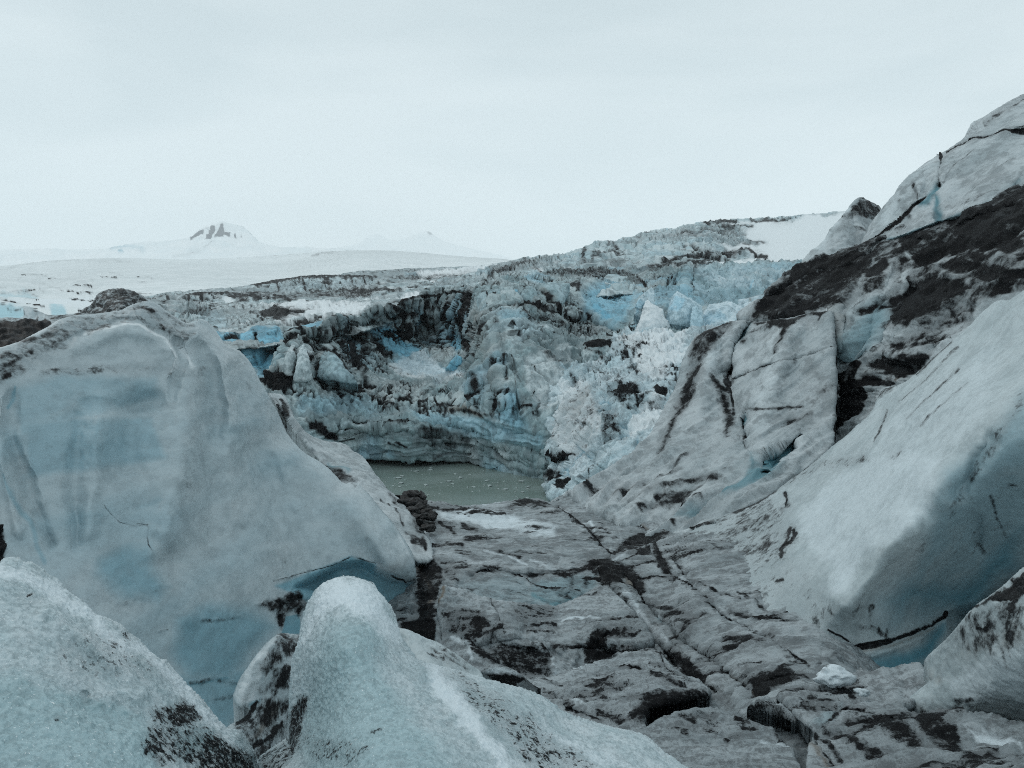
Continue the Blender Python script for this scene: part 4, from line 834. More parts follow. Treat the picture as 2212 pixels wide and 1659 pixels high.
body('ice_bluff', O((4, 1170, 1110, 1190, 1040, 1215, 1000, 1240, 940, 1280, 890, 1330, 830, 1400, 750, 1440, 700, 1500, 635, 1550, 580, 1610, 540, 1660, 505, 1680, 490, 1700, 480, 1760, 440, 1830, 395, 1850, 340, 1880, 290, 1930, 270, 2000, 230, 2100, 170, 2212, 118, 2500, -20, 3000, -100, 3000, 700, 2212, 735, 2150, 775, 2050, 820, 1900, 870, 1750, 910, 1680, 930, 1600, 960, 1450, 1020, 1300, 1065, 1200, 1095)),
     [(1865, 535, 21), (1905, 450, 21.5), (1960, 370, 22), (2030, 325, 22), (2110, 250, 22), (2212, 200, 22), (2500, 140, 22), (2212, 415, 17.5), (2020, 480, 19), (2100, 380, 19.5), (2000, 420, 20.3), (2500, 380, 15)],
     M_slab, 2.2, (20, 1.2), (7, 6), r_cap,
     [('x', 4, 4, .5, (1680, 490, 1690, 560, 1685, 640, 1675, 700)), ('k', 4, 8, .6, (1675, 700, 1655, 780, 1665, 860, 1680, 930)), ('b', 4, 10, 1.0, (1660, 720, 1600, 790, 1560, 800)), ('b', 4, 8, 1.0, (1660, 780, 1670, 920)), ('x', 4, 3, .35, (1590, 770, 1500, 830, 1400, 920, 1330, 980, 1250, 1040)), ('h', 4, 10, .3, (1540, 690, 1560, 770, 1450, 870)), ('d', 4, 6, .6, (1520, 690, 1530, 770)), ('k', 4, 8, .35, (1600, 680, 1570, 770)),
      ('x', 4, 2.5, .2, (1870, 400, 1960, 380, 2060, 345, 2212, 335)), ('h', 4, 18, .5, (2140, 330, 2212, 280, 2300, 240)), ('x', 4, 2.2, .2, (1720, 480, 1800, 430, 1880, 400)), ('d', 4, 2, .55, (1870, 750, 1960, 680, 2060, 600, 2150, 540)), ('d', 4, 2, .5, (1700, 680, 1800, 560, 1900, 480)), ('d', 4, 14, .28, (1800, 620, 1900, 700, 2100, 640)), ('d', 4, 12, .25, (1700, 830, 1900, 800, 2050, 740)),
      ('B', 4, 6, .9, (1250, 1075, 1450, 1005, 1650, 930, 1750, 895, 1950, 840, 2150, 750, 2212, 720, 2212, 740, 2050, 825, 1750, 915, 1450, 1025)), ('b', 4, 8, .7, (2120, 740, 2200, 690)), ('k', 4, 8, .5, (2120, 760, 2212, 660)), ('s', 4, 20, .35, (1330, 900, 1480, 720, 1620, 560)), ('d', 4, 10, .35, (1430, 800, 1480, 900, 1400, 980)), ('k', 4, 7, .25, (1560, 820, 1620, 830, 1650, 880)), ('d', 4, 5, .4, (1950, 280, 2100, 200, 2212, 140))],
     edge=(1.0, 8), wob=.35, label='large pale ice bluff with deep vertical crack, highest on the right above the black band', cat='ice bluff')


def r_dark(P, x, y, A):
    n = fbm(P / 1.5, 4, 86)
    q = np.stack([P[:, 0] * .12 + P[:, 2] * .08, P[:, 1] * .10, P[:, 2] * 1.0 - P[:, 0] * .62], -1) + n[:, None] * .07
    st = ridged(q / .8, 4, 85)
    s2 = ridged(q / .30, 3, 88)
    A[:, 0] = np.clip(A[:, 0] + .08 * n * (A[:, 0] > .2) - .5 * sstep(.5, 1.2, s2) * sstep(-.4, .4, st), 0, 1.2)
    return .17 * st + .05 * s2 + .14 * n + .04 * fbm(P / .3, 3, 87)

body('dirt_band', O((4, 555, 1440, 575, 1400, 620, 1360, 700, 1300, 780, 1250, 830, 1220, 950, 1190, 1100, 1140, 1180, 1090, 1300, 1040, 1450, 990, 1600, 935, 1680, 905, 1900, 845, 2060, 795, 2160, 745, 2260, 680, 3000, 500, 3000, 2100),
                    (5, 2000, 700, 1400, 800, 1000, 1000, 900, 900, 950, 200, 800, 150, 400, 150, 430, 90, 510, 40, 560, 10)),
     [(1650, 650, 22), (1740, 580, 23), (1870, 535, 21.5), (2020, 480, 20), (2212, 410, 17.8), (1640, 690, 21), (1800, 650, 20), (2000, 600, 18), (2212, 560, 15), (1840, 780, 18), (1900, 860, 17), (2100, 680, 15.5), (1980, 760, 16), (2600, 500, 12), (1800, 950, 17.5), (1760, 700, 19.5)],
     M_slab, 2.2, (12, 1.2), (6, 4), r_dark,
     [('D', 5, 16, 1.0, (1130, 160, 1180, 60, 1200, -120, 1260, -280, 1400, -360, 1500, -320, 1520, -200, 1470, -60, 1410, 60, 1330, 90, 1240, 130)), ('D', 5, 16, .3, (1090, 260, 1200, 60, 1280, -60, 1400, -160, 1460, -200, 1450, -60, 1380, 150, 1300, 300, 1180, 380, 1050, 440, 1040, 300)), ('D', 4, 14, 1.25, (555, 1440, 620, 1360, 780, 1260, 950, 1200, 1180, 1100, 1450, 1000, 1680, 905, 2060, 800, 2300, 650, 3000, 480, 3000, 900, 2300, 1020, 2100, 1150, 1900, 1200, 1700, 1200, 1620, 1300, 1500, 1180, 1400, 1120, 1300, 1230, 1240, 1350, 1150, 1500, 1000, 1540, 700, 1590, 450, 1600)),  # first two areas paint the shade of the recessed bulge into the dirt
      ('D', 4, 22, 1.05, (1500, 1250, 1700, 1180, 2212, 900, 3000, 700, 3000, 1400, 2212, 1400, 1900, 1600, 1500, 1659, 1300, 1659)), ('D', 5, 5, .85, (1180, 430, 1240, 340, 1380, 280, 1600, 200, 1900, 60, 1960, 100, 1700, 300, 1600, 400, 1520, 500, 1400, 560, 1300, 600, 1250, 720, 1100, 860, 1020, 900, 1030, 480)),
      ('D', 5, 5, 1.3, (1040, 480, 1100, 450, 1150, 400, 1200, 380, 1230, 400, 1180, 540, 1280, 560, 1290, 640, 1240, 730, 1100, 860, 1020, 920)), ('D', 5, 5, 1.15, (1400, 410, 1450, 360, 1520, 350, 1540, 420, 1470, 510, 1440, 520)), ('o', 5, 8, .8, (1060, 510, 1120, 540, 1160, 570)), ('o', 5, 6, .8, (1430, 420, 1470, 470, 1450, 510)),
      # the blue grey bulge of clean ice under the band, its recess shade painted in
      ('B', 5, 22, .7, (1090, 260, 1180, 110, 1280, 20, 1380, 10, 1380, 150, 1300, 300, 1180, 380, 1050, 440, 1040, 300)), ('D', 5, 16, -.3, (1100, 300, 1180, 160, 1260, -60, 1380, -160, 1440, -180, 1420, -60, 1350, 150, 1280, 290, 1170, 370, 1060, 420, 1040, 320)), ('h', 5, 22, .35, (1320, -120, 1220, 100, 1130, 300)), ('k', 5, 14, 1.0, (1500, -60, 1420, 120, 1340, 280)),
      ('k', 5, 10, 1.5, (1060, 560, 1080, 700, 1060, 860)), ('d', 5, 6, .9, (1120, 120, 1180, 70, 1240, 20)), ('d', 5, 4, .9, (1400, 120, 1450, 130)), ('h', 5, 7, .5, (1040, 100, 1060, 200, 1080, 300)), ('o', 5, 7, .3, (1030, 110, 1060, 180, 1080, 290)), ('d', 5, 3, 1.0, (1020, 90, 1085, 100)), ('d', 5, 3, .9, (1040, 170, 1070, 190)),
      ('k', 4, 5, .6, (560, 1440, 640, 1420, 800, 1350, 1000, 1290, 1200, 1200, 1400, 1090, 1600, 1080)), ('h', 4, 6, .4, (600, 1400, 800, 1300, 1000, 1230, 1180, 1140)), ('s', 4, 4, .5, (640, 1340, 780, 1265, 950, 1215)), ('s', 4, 4, .55, (960, 1280, 1080, 1200, 1300, 1130, 1500, 1085)), ('s', 4, 4, .5, (700, 1430, 860, 1380, 1000, 1310)), ('s', 4, 4, .5, (1700, 1050, 1900, 960, 2100, 900)), ('k', 4, 7, .6, (1690, 1040, 1850, 990, 2050, 920, 2212, 870)),
      ('d', 4, 5, .8, (560, 1440, 600, 1420)), ('D', 5, 6, .5, (1240, 400, 1360, 380, 1330, 520, 1250, 560)), ('s', 5, 5, .45, (1380, 370, 1600, 260, 1800, 180, 1900, 100)), ('d', 5, 3, .9, (1240, 340, 1400, 270, 1600, 190)), ('x', 5, 3, .3, (1680, 130, 1700, 40, 1760, -20)), ('x', 5, 3, .3, (1650, 310, 1760, 250))],
     edge=(1.6, 7), wob=.35, label='black sediment band sweeping up to the right below the pale ice bluff', cat='sediment band')


# the ribbed slope in front of the rubble
def r_rib(P, x, y, A):
    # ribs run along the slope, from upper right to lower left
    u = (x - 1300) * .62 + (y - 1000) * .78
    q = np.stack([u / 40 + .28 * fbm(P / 3, 3, 90), (x - y) / 520, 0 * x], -1)
    rb = ridged(q, 3, 91)
    low = sstep(880, 1080, y)
    A[:, 0] = np.clip(A[:, 0] + .34 * sstep(.2, -.9, rb) * (.35 + .65 * low) + .12 * sstep(-.1, .5, fbm(P / 2, 4, 92)), 0, 1.2)
    return (.06 + .15 * low) * rb + .07 * fbm(P / 2.2, 3, 93) + .02 * fbm(P / .3, 3, 94)

body('ice_slope', O((0, 1150, 1130, 1195, 1085, 1230, 1066, 1286, 1052, 1346, 1012, 1386, 972, 1416, 922, 1451, 855, 1466, 815, 1475, 780, 1490, 745), (5, 130, 235, 180, 205, 260, 170, 340, 148, 395, 135, 440, 130, 510, 142, 620, 128, 720, 120, 840, 90, 1000, 70, 1012, 110, 1020, 250, 1030, 480, 1022, 700, 1015, 950, 900, 1050, 700, 1200, 400, 1500, 0, 1659, -500, 1400, -700, 1200)),
     [(1210, 1065, 17.2), (1320, 1000, 18.5), (1430, 860, 20.5), (1490, 745, 21.5), (1600, 695, 21), (1800, 675, 18.5), (1805, 960, 15.5), (1600, 850, 19), (1500, 1000, 17), (1700, 900, 17), (1400, 1150, 14), (1600, 1060, 14.3), (1300, 1100, 15.5), (1200, 1150, 14)],
     M_slab, 2.2, (16, 1.0), (5, 4), r_rib,
     [('D', 5, 6, .65, (130, 240, 200, 195, 300, 160, 395, 135, 380, 180, 300, 250, 180, 400, 100, 420)), ('D', 5, 16, .85, (140, 420, 185, 400, 180, 480, 150, 540, 110, 640, 60, 720, 0, 860, -40, 960, -80, 1040, -100, 1000, -40, 850, 20, 720, 80, 560, 100, 460)), ('D', 5, 14, .85, (228, 480, 250, 510, 290, 590, 320, 620, 350, 660, 380, 720, 370, 780, 340, 870, 330, 780, 310, 690, 270, 600, 235, 540)),
      ('K', 5, 4, .7, (500, 140, 455, 230, 400, 310, 385, 400, 383, 500, 330, 480, 350, 400, 370, 280, 420, 190, 460, 150)), ('B', 5, 4, 1.1, (495, 150, 455, 230, 400, 310, 383, 400, 383, 480, 350, 460, 380, 280, 430, 190, 470, 150)), ('d', 5, 4, .9, (384, 400, 380, 500, 330, 480)), ('d', 5, 7, .9, (340, 500, 370, 620, 375, 730)), ('D', 5, 6, .5, (300, 480, 380, 500, 360, 640, 310, 600)),
      ('x', 5, 2.2, .12, (390, 505, 500, 470, 600, 420, 700, 395, 800, 380, 900, 350, 1020, 310)), ('D', 5, 7, .9, (500, 150, 700, 125, 990, 70, 960, 100, 780, 140, 720, 200, 660, 340, 640, 350, 690, 190, 600, 160)), ('d', 5, 4, .8, (920, 140, 950, 90, 990, 70)), ('d', 5, 10, .4, (480, 220, 560, 180, 640, 160)), ('d', 5, 9, .35, (450, 280, 470, 250)),
      ('K', 5, 4, .5, (420, 760, 440, 750, 465, 710, 468, 760, 450, 800, 475, 880, 470, 900, 445, 850)), ('B', 5, 4, 1.2, (420, 760, 465, 710, 468, 760, 450, 800, 475, 880, 460, 900, 440, 830)), ('d', 5, 3, .8, (420, 760, 440, 830, 460, 960)), ('d', 5, 7, .5, (450, 900, 460, 970)),
      ('K', 5, 5, .8, (530, 1000, 600, 990, 700, 930, 800, 860, 790, 950, 740, 1030, 690, 1060, 560, 1150, 540, 1080)), ('B', 5, 5, 1.5, (540, 1010, 640, 960, 720, 920, 800, 865, 785, 950, 740, 1030, 680, 1070, 560, 1140)), ('B', 5, 10, .9, (540, 1100, 700, 1080, 600, 1200, 350, 1320, 100, 1420, 0, 1440, 200, 1340, 400, 1220, 450, 1180, 500, 1000)), ('s', 5, 6, .6, (540, 1000, 560, 1080)), ('d', 5, 3, .8, (560, 1050, 580, 1080)),
      ('d', 5, 10, .5, (720, 780, 860, 740)), ('d', 5, 9, .3, (850, 420, 950, 520)), ('d', 5, 14, .35, (930, 600, 1000, 560)), ('d', 5, 4, .5, (460, 690, 560, 700, 820, 690)), ('d', 5, 5, .6, (0, 1180, 60, 1050, 110, 1020)), ('d', 5, 6, .6, (-40, 1260, 150, 1200, 350, 1120)), ('d', 5, 6, .6, (-100, 1320, 100, 1260, 300, 1190)), ('d', 5, 5, .6, (-60, 1400, 50, 1360, 200, 1300)),
      ('d', 5, 3, .9, (1012, 110, 1022, 300, 1030, 500, 1020, 800, 1012, 900)), ('h', 5, 40, .9, (700, 200, 620, 500, 560, 800)), ('k', 5, 20, .5, (330, 480, 420, 760, 470, 980)), ('h', 5, 30, .5, (220, 240, 200, 450, 150, 760)), ('s', 5, 30, .3, (640, 250, 600, 600, 560, 800)), ('s', 5, 16, .4, (300, 260, 220, 420)),
      ('d', 7, 6, .6, (1320, 120, 1440, 130, 1540, 70)), ('d', 7, 6, .55, (1500, 170, 1700, 120, 1900, 40)), ('d', 7, 7, .5, (1640, 250, 1900, 160, 2123, 60)), ('d', 7, 5, .5, (1580, 210, 1800, 140)), ('d', 7, 8, .8, (1740, 340, 1800, 320, 1840, 330)), ('s', 7, 5, .5, (1000, 135, 1100, 110, 1300, 120)), ('d', 7, 4, .5, (1040, 110, 1150, 90, 1250, 80))],
     edge=(1.4, 8), wob=.35, label='grey ribbed ice slope with two black dirt streaks, between the rubble and the front tongue', cat='ice slope')

# ================================================================== the trough floor
def r_floor(P, x, y, A):
    u = P[:, 0] * .25 + P[:, 1]
    q = np.stack([P[:, 0] * .55 + .4 * fbm(P / 1.5, 2, 100), u * 2.2, P[:, 2] * 2.2], -1)
    st = ridged(q / 1.1, 4, 101)
    n = fbm(P / .9, 4, 102)
    A[:, 0] = np.clip(A[:, 0] + .3 * sstep(-.1, -.9, st) + .55 * sstep(1.1, 1.55, st) * sstep(-.4, .4, n) + .16 * sstep(-.1, .6, n), 0, 1.25)
    return .05 * st - .05 * sstep(.95, 1.45, st) + .05 * n + .02 * fbm(P / .12, 3, 103)

CH = [  # the channel of parallel cracks from the back right to the front; black areas mix debris with painted deep shade
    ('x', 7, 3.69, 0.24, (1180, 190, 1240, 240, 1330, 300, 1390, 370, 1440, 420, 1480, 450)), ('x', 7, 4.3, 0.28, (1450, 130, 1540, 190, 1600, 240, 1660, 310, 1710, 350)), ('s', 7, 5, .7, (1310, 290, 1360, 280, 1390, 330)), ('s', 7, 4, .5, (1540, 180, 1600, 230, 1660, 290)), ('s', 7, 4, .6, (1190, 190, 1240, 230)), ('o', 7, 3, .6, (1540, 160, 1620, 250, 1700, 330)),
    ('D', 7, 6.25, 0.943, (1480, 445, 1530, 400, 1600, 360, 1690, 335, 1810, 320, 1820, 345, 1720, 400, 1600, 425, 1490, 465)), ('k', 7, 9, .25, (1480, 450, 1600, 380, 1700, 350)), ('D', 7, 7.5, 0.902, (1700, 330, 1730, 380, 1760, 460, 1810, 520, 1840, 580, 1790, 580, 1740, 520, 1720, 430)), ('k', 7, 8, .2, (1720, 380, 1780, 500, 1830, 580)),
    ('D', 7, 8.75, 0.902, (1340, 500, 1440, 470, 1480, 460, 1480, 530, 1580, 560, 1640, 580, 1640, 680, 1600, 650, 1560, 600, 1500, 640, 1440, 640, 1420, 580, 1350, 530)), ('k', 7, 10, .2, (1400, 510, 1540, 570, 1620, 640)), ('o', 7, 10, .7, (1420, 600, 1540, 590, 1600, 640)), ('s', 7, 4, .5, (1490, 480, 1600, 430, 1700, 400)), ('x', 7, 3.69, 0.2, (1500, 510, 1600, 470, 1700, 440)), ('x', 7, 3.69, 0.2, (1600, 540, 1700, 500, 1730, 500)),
    ('x', 7, 4.92, 0.32, (1480, 660, 1540, 720, 1600, 800, 1680, 900, 1760, 970, 1840, 1080, 1960, 1180, 2100, 1250)), ('x', 7, 4.92, 0.28, (1600, 640, 1680, 740, 1760, 830, 1850, 920, 1900, 960, 2000, 1040, 2123, 1140)), ('s', 7, 7, .6, (1560, 680, 1620, 760, 1700, 860)), ('b', 7, 4, 1.0, (1740, 820, 1850, 920)), ('s', 7, 3, .5, (1760, 800, 1880, 940)), ('o', 7, 4, .6, (1640, 820, 1720, 940)),
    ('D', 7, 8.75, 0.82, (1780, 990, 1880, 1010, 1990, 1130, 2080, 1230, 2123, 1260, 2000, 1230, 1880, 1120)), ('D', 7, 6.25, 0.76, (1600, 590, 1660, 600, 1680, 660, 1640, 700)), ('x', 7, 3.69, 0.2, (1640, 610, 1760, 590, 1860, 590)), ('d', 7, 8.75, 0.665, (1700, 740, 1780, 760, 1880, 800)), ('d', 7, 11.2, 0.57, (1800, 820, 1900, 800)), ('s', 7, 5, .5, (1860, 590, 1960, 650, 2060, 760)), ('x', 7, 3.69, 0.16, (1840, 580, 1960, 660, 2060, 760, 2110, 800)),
    ('x', 6, 3.69, 0.16, (0, 350, 60, 440, 160, 560, 260, 650, 300, 700)), ('x', 6, 3.69, 0.16, (300, 700, 400, 750, 560, 840, 700, 920, 830, 990)), ('d', 6, 7.5, 0.76, (350, 680, 460, 690, 560, 730)), ('d', 6, 7.5, 0.738, (570, 840, 620, 830, 640, 850)), ('x', 6, 3.69, 0.16, (560, 700, 620, 740, 700, 750)), ('d', 6, 11.2, 0.57, (340, 860, 470, 870, 560, 890)), ('x', 6, 4.92, 0.24, (0, 780, 60, 880, 180, 940, 250, 1000)), ('d', 6, 10, 0.738, (0, 800, 30, 860)),
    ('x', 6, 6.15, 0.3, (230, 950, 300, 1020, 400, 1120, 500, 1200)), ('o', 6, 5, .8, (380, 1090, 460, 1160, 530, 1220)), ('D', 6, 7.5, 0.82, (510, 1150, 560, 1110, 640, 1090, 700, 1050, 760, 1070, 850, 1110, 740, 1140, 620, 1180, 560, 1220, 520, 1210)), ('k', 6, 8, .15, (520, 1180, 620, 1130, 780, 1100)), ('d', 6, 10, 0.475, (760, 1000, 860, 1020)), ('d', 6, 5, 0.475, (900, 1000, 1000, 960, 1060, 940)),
    # troughs the long cracks run in
    ('k', 7, 11, .2, (1480, 660, 1540, 720, 1600, 800, 1680, 900, 1760, 970, 1840, 1080, 1960, 1180, 2100, 1250)), ('k', 7, 10, .18, (1600, 640, 1680, 740, 1760, 830, 1850, 920, 1900, 960, 2000, 1040, 2123, 1140)),
    ('d', 7, 5, .8, (1480, 660, 1600, 800, 1680, 900, 1760, 970)), ('k', 7, 9, .15, (1180, 190, 1330, 300, 1480, 450)), ('k', 7, 9, .15, (1450, 130, 1600, 240, 1710, 350)), ('k', 6, 9, .12, (0, 350, 160, 560, 300, 700, 560, 840, 830, 990)), ('k', 6, 10, .14, (0, 780, 180, 940, 300, 1020, 500, 1200)),
    ('h', 7, 9, .12, (1560, 700, 1700, 860, 1840, 1010)), ('s', 7, 6, .45, (1580, 720, 1700, 860, 1800, 960)), ('d', 6, 4, .5, (400, 560, 520, 620, 680, 740)), ('d', 6, 3, .6, (100, 480, 300, 560, 420, 600)),
]
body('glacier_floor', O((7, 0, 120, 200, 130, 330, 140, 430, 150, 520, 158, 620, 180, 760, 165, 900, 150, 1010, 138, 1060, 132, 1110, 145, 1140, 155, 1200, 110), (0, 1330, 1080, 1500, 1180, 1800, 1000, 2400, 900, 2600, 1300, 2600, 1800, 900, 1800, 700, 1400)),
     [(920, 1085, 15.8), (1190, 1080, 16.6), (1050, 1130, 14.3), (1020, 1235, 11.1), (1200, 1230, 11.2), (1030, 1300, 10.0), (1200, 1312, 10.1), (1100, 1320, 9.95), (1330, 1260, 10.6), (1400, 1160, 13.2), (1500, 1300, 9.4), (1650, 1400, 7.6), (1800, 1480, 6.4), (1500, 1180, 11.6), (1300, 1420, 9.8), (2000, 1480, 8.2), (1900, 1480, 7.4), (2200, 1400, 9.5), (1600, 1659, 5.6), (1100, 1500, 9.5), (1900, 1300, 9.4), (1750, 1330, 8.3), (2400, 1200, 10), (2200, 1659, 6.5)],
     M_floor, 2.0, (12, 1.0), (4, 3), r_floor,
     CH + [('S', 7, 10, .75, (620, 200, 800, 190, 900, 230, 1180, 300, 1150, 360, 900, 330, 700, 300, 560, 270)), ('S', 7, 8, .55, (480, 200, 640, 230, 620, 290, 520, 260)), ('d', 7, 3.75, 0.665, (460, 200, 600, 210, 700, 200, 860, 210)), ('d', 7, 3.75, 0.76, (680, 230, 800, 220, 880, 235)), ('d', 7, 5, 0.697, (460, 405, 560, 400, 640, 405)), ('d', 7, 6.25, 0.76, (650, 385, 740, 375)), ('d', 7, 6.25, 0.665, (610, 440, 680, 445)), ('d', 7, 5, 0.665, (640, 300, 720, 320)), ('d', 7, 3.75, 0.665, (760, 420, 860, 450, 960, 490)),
           ('d', 7, 3.75, 0.665, (1080, 230, 1200, 215)), ('d', 7, 3.75, 0.57, (520, 510, 660, 515)), ('s', 7, 5, .6, (760, 430, 880, 470, 1000, 530)), ('s', 7, 7, .8, (430, 340, 470, 380, 450, 440)), ('s', 7, 5, .5, (1020, 500, 1160, 540)), ('d', 7, 5, 0.76, (500, 290, 560, 310, 590, 350)), ('S', 7, 8, .4, (500, 440, 700, 480, 900, 520, 700, 530, 520, 490)), ('s', 7, 4, .5, (640, 175, 760, 165, 1000, 140)), ('d', 7, 5, 0.665, (900, 190, 1010, 170, 1110, 165)), ('d', 7, 3.75, 0.57, (940, 165, 1060, 150)),
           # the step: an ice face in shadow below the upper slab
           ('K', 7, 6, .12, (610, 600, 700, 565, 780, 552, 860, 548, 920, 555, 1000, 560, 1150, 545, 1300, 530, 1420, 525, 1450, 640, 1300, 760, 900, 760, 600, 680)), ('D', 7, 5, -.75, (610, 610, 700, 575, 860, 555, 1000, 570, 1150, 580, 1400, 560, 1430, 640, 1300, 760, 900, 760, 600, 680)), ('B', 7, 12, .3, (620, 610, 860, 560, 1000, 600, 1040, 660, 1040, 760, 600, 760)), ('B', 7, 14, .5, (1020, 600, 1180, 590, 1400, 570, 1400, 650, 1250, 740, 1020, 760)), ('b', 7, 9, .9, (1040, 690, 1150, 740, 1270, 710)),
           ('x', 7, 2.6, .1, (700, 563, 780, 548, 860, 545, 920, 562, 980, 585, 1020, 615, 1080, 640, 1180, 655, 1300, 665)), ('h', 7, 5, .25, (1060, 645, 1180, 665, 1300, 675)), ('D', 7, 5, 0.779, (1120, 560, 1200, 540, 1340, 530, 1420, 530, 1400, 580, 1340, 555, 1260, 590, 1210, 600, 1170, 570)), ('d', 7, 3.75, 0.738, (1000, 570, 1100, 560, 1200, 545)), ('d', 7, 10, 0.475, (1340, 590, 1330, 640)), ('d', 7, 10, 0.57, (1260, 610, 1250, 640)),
           ('D', 7, 7.5, 0.82, (380, 560, 430, 500, 480, 500, 530, 560, 540, 600, 510, 640, 510, 700, 470, 790, 410, 830, 370, 700)), ('o', 7, 10, .85, (400, 540, 450, 620, 470, 720, 440, 780)), ('d', 7, 8.75, 0.57, (540, 560, 600, 600)), ('D', 7, 7.5, 0.984, (300, 840, 480, 830, 510, 900, 480, 960, 300, 900)), ('s', 7, 3, .4, (480, 590, 520, 640, 500, 700))],
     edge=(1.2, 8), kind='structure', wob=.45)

FLR = dict(wob=.5, mat=M_floor, relief=r_floor, edge=(1.4, 7), kind='structure')
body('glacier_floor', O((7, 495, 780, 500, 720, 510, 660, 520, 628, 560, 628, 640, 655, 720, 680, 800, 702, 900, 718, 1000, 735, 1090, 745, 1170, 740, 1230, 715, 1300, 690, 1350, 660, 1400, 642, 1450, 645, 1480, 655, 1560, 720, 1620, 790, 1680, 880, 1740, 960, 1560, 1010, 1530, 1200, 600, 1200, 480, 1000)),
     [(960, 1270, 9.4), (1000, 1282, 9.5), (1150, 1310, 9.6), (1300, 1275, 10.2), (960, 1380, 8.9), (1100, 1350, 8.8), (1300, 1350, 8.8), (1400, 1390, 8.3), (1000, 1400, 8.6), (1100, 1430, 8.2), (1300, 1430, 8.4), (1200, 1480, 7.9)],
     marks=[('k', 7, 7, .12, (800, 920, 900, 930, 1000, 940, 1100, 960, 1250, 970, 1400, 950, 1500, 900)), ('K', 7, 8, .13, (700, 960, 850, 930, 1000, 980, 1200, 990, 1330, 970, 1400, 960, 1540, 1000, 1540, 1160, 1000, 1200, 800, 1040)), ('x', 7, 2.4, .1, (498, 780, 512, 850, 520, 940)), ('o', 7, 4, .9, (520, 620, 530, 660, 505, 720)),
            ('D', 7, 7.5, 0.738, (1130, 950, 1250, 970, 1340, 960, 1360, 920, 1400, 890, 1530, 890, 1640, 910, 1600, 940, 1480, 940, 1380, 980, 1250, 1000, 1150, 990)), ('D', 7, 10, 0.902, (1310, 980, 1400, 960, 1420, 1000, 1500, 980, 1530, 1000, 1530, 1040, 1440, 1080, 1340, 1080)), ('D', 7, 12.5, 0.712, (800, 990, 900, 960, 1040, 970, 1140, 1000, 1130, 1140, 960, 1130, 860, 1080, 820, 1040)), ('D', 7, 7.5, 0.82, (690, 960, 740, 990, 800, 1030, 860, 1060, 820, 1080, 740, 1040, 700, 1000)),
            ('s', 7, 7, .5, (1060, 970, 1120, 1000, 1150, 1060, 1160, 1130)), ('h', 7, 7, .15, (1080, 980, 1140, 1020, 1160, 1110)), ('d', 7, 3.75, 0.738, (1080, 970, 1130, 1010)), ('h', 7, 12, .2, (1200, 1010, 1260, 1040)), ('s', 7, 4, .7, (1200, 840, 1300, 820, 1420, 825)), ('s', 7, 4, .5, (1160, 790, 1300, 760)), ('d', 7, 3.75, 0.76, (980, 870, 1100, 850, 1170, 860)), ('d', 7, 6.25, 0.57, (1000, 890, 1150, 890)),
            ('x', 7, 3, .06, (790, 710, 830, 780, 850, 840, 870, 890)), ('D', 7, 8.75, 0.475, (520, 780, 640, 760, 760, 780, 800, 860, 700, 930, 560, 900)), ('d', 7, 7.5, 0.76, (660, 930, 780, 910, 860, 880)), ('s', 7, 9, .6, (590, 940, 680, 960, 690, 1040)), ('d', 7, 5, 0.76, (680, 940, 700, 1000)), ('d', 7, 3.12, 0.57, (1200, 700, 1300, 690, 1400, 680)), ('d', 7, 3.12, 0.57, (1240, 780, 1300, 770)), ('D', 7, 12.5, 0.38, (900, 740, 1200, 760, 1160, 830, 960, 840)), ('s', 7, 3, .4, (520, 630, 640, 660, 800, 705, 1000, 740))],
     step=2.2, rim=(12, 1.2), back=(1.2, 1.2), **FLR)
body('glacier_floor', O((7, 1020, 1180, 1050, 1155, 1120, 1150, 1200, 1130, 1250, 1105, 1330, 1080, 1400, 1050, 1480, 1045, 1540, 1020, 1620, 1000, 1700, 985, 1760, 1000, 1790, 1050, 1850, 1110, 1960, 1180, 2060, 1240, 2000, 1260, 1800, 1300, 1660, 1340, 1700, 1560, 1200, 1580, 800, 1300)),
     [(1150, 1466, 7.4), (1250, 1440, 7.6), (1400, 1405, 8.0), (1500, 1450, 7.2), (1540, 1500, 6.6), (1200, 1550, 6.4), (1350, 1560, 6.1), (1360, 1500, 6.6), (1540, 1525, 6.1), (1100, 1520, 6.8)],
     marks=[('x', 7, 4, .12, (1530, 1095, 1580, 1100, 1640, 1110, 1700, 1140, 1800, 1165)), ('d', 7, 5, 0.738, (1530, 1095, 1620, 1105)), ('x', 7, 3, .08, (1760, 1030, 1780, 1090, 1840, 1160)), ('d', 7, 3.75, 0.665, (1700, 1080, 1760, 1090)), ('s', 7, 6, .5, (1240, 1300, 1320, 1310)), ('x', 7, 3, .08, (1160, 1260, 1230, 1330, 1330, 1360, 1420, 1390)), ('d', 7, 7.5, 0.57, (1100, 1240, 1260, 1330)), ('d', 7, 11.2, 0.76, (1400, 1360, 1480, 1380, 1560, 1410)), ('D', 7, 7.5, 0.902, (1590, 1360, 1680, 1300, 1740, 1270, 1950, 1240, 2123, 1270, 2123, 1350, 1900, 1350, 1700, 1420, 1560, 1430)),  # the black area paints the channel's deep shade in with its debris
            ('d', 7, 3.12, 0.475, (1280, 1200, 1500, 1190)), ('d', 7, 3.12, 0.475, (1360, 1150, 1500, 1150)), ('d', 7, 5, 0.475, (1080, 1160, 1200, 1200)), ('s', 7, 3, .5, (1250, 1105, 1400, 1052, 1600, 1005, 1700, 988)), ('d', 7, 6.25, 0.665, (1700, 1160, 1900, 1220))],
     step=2.2, rim=(12, 1.2), back=(1.0, 1.0), **FLR)
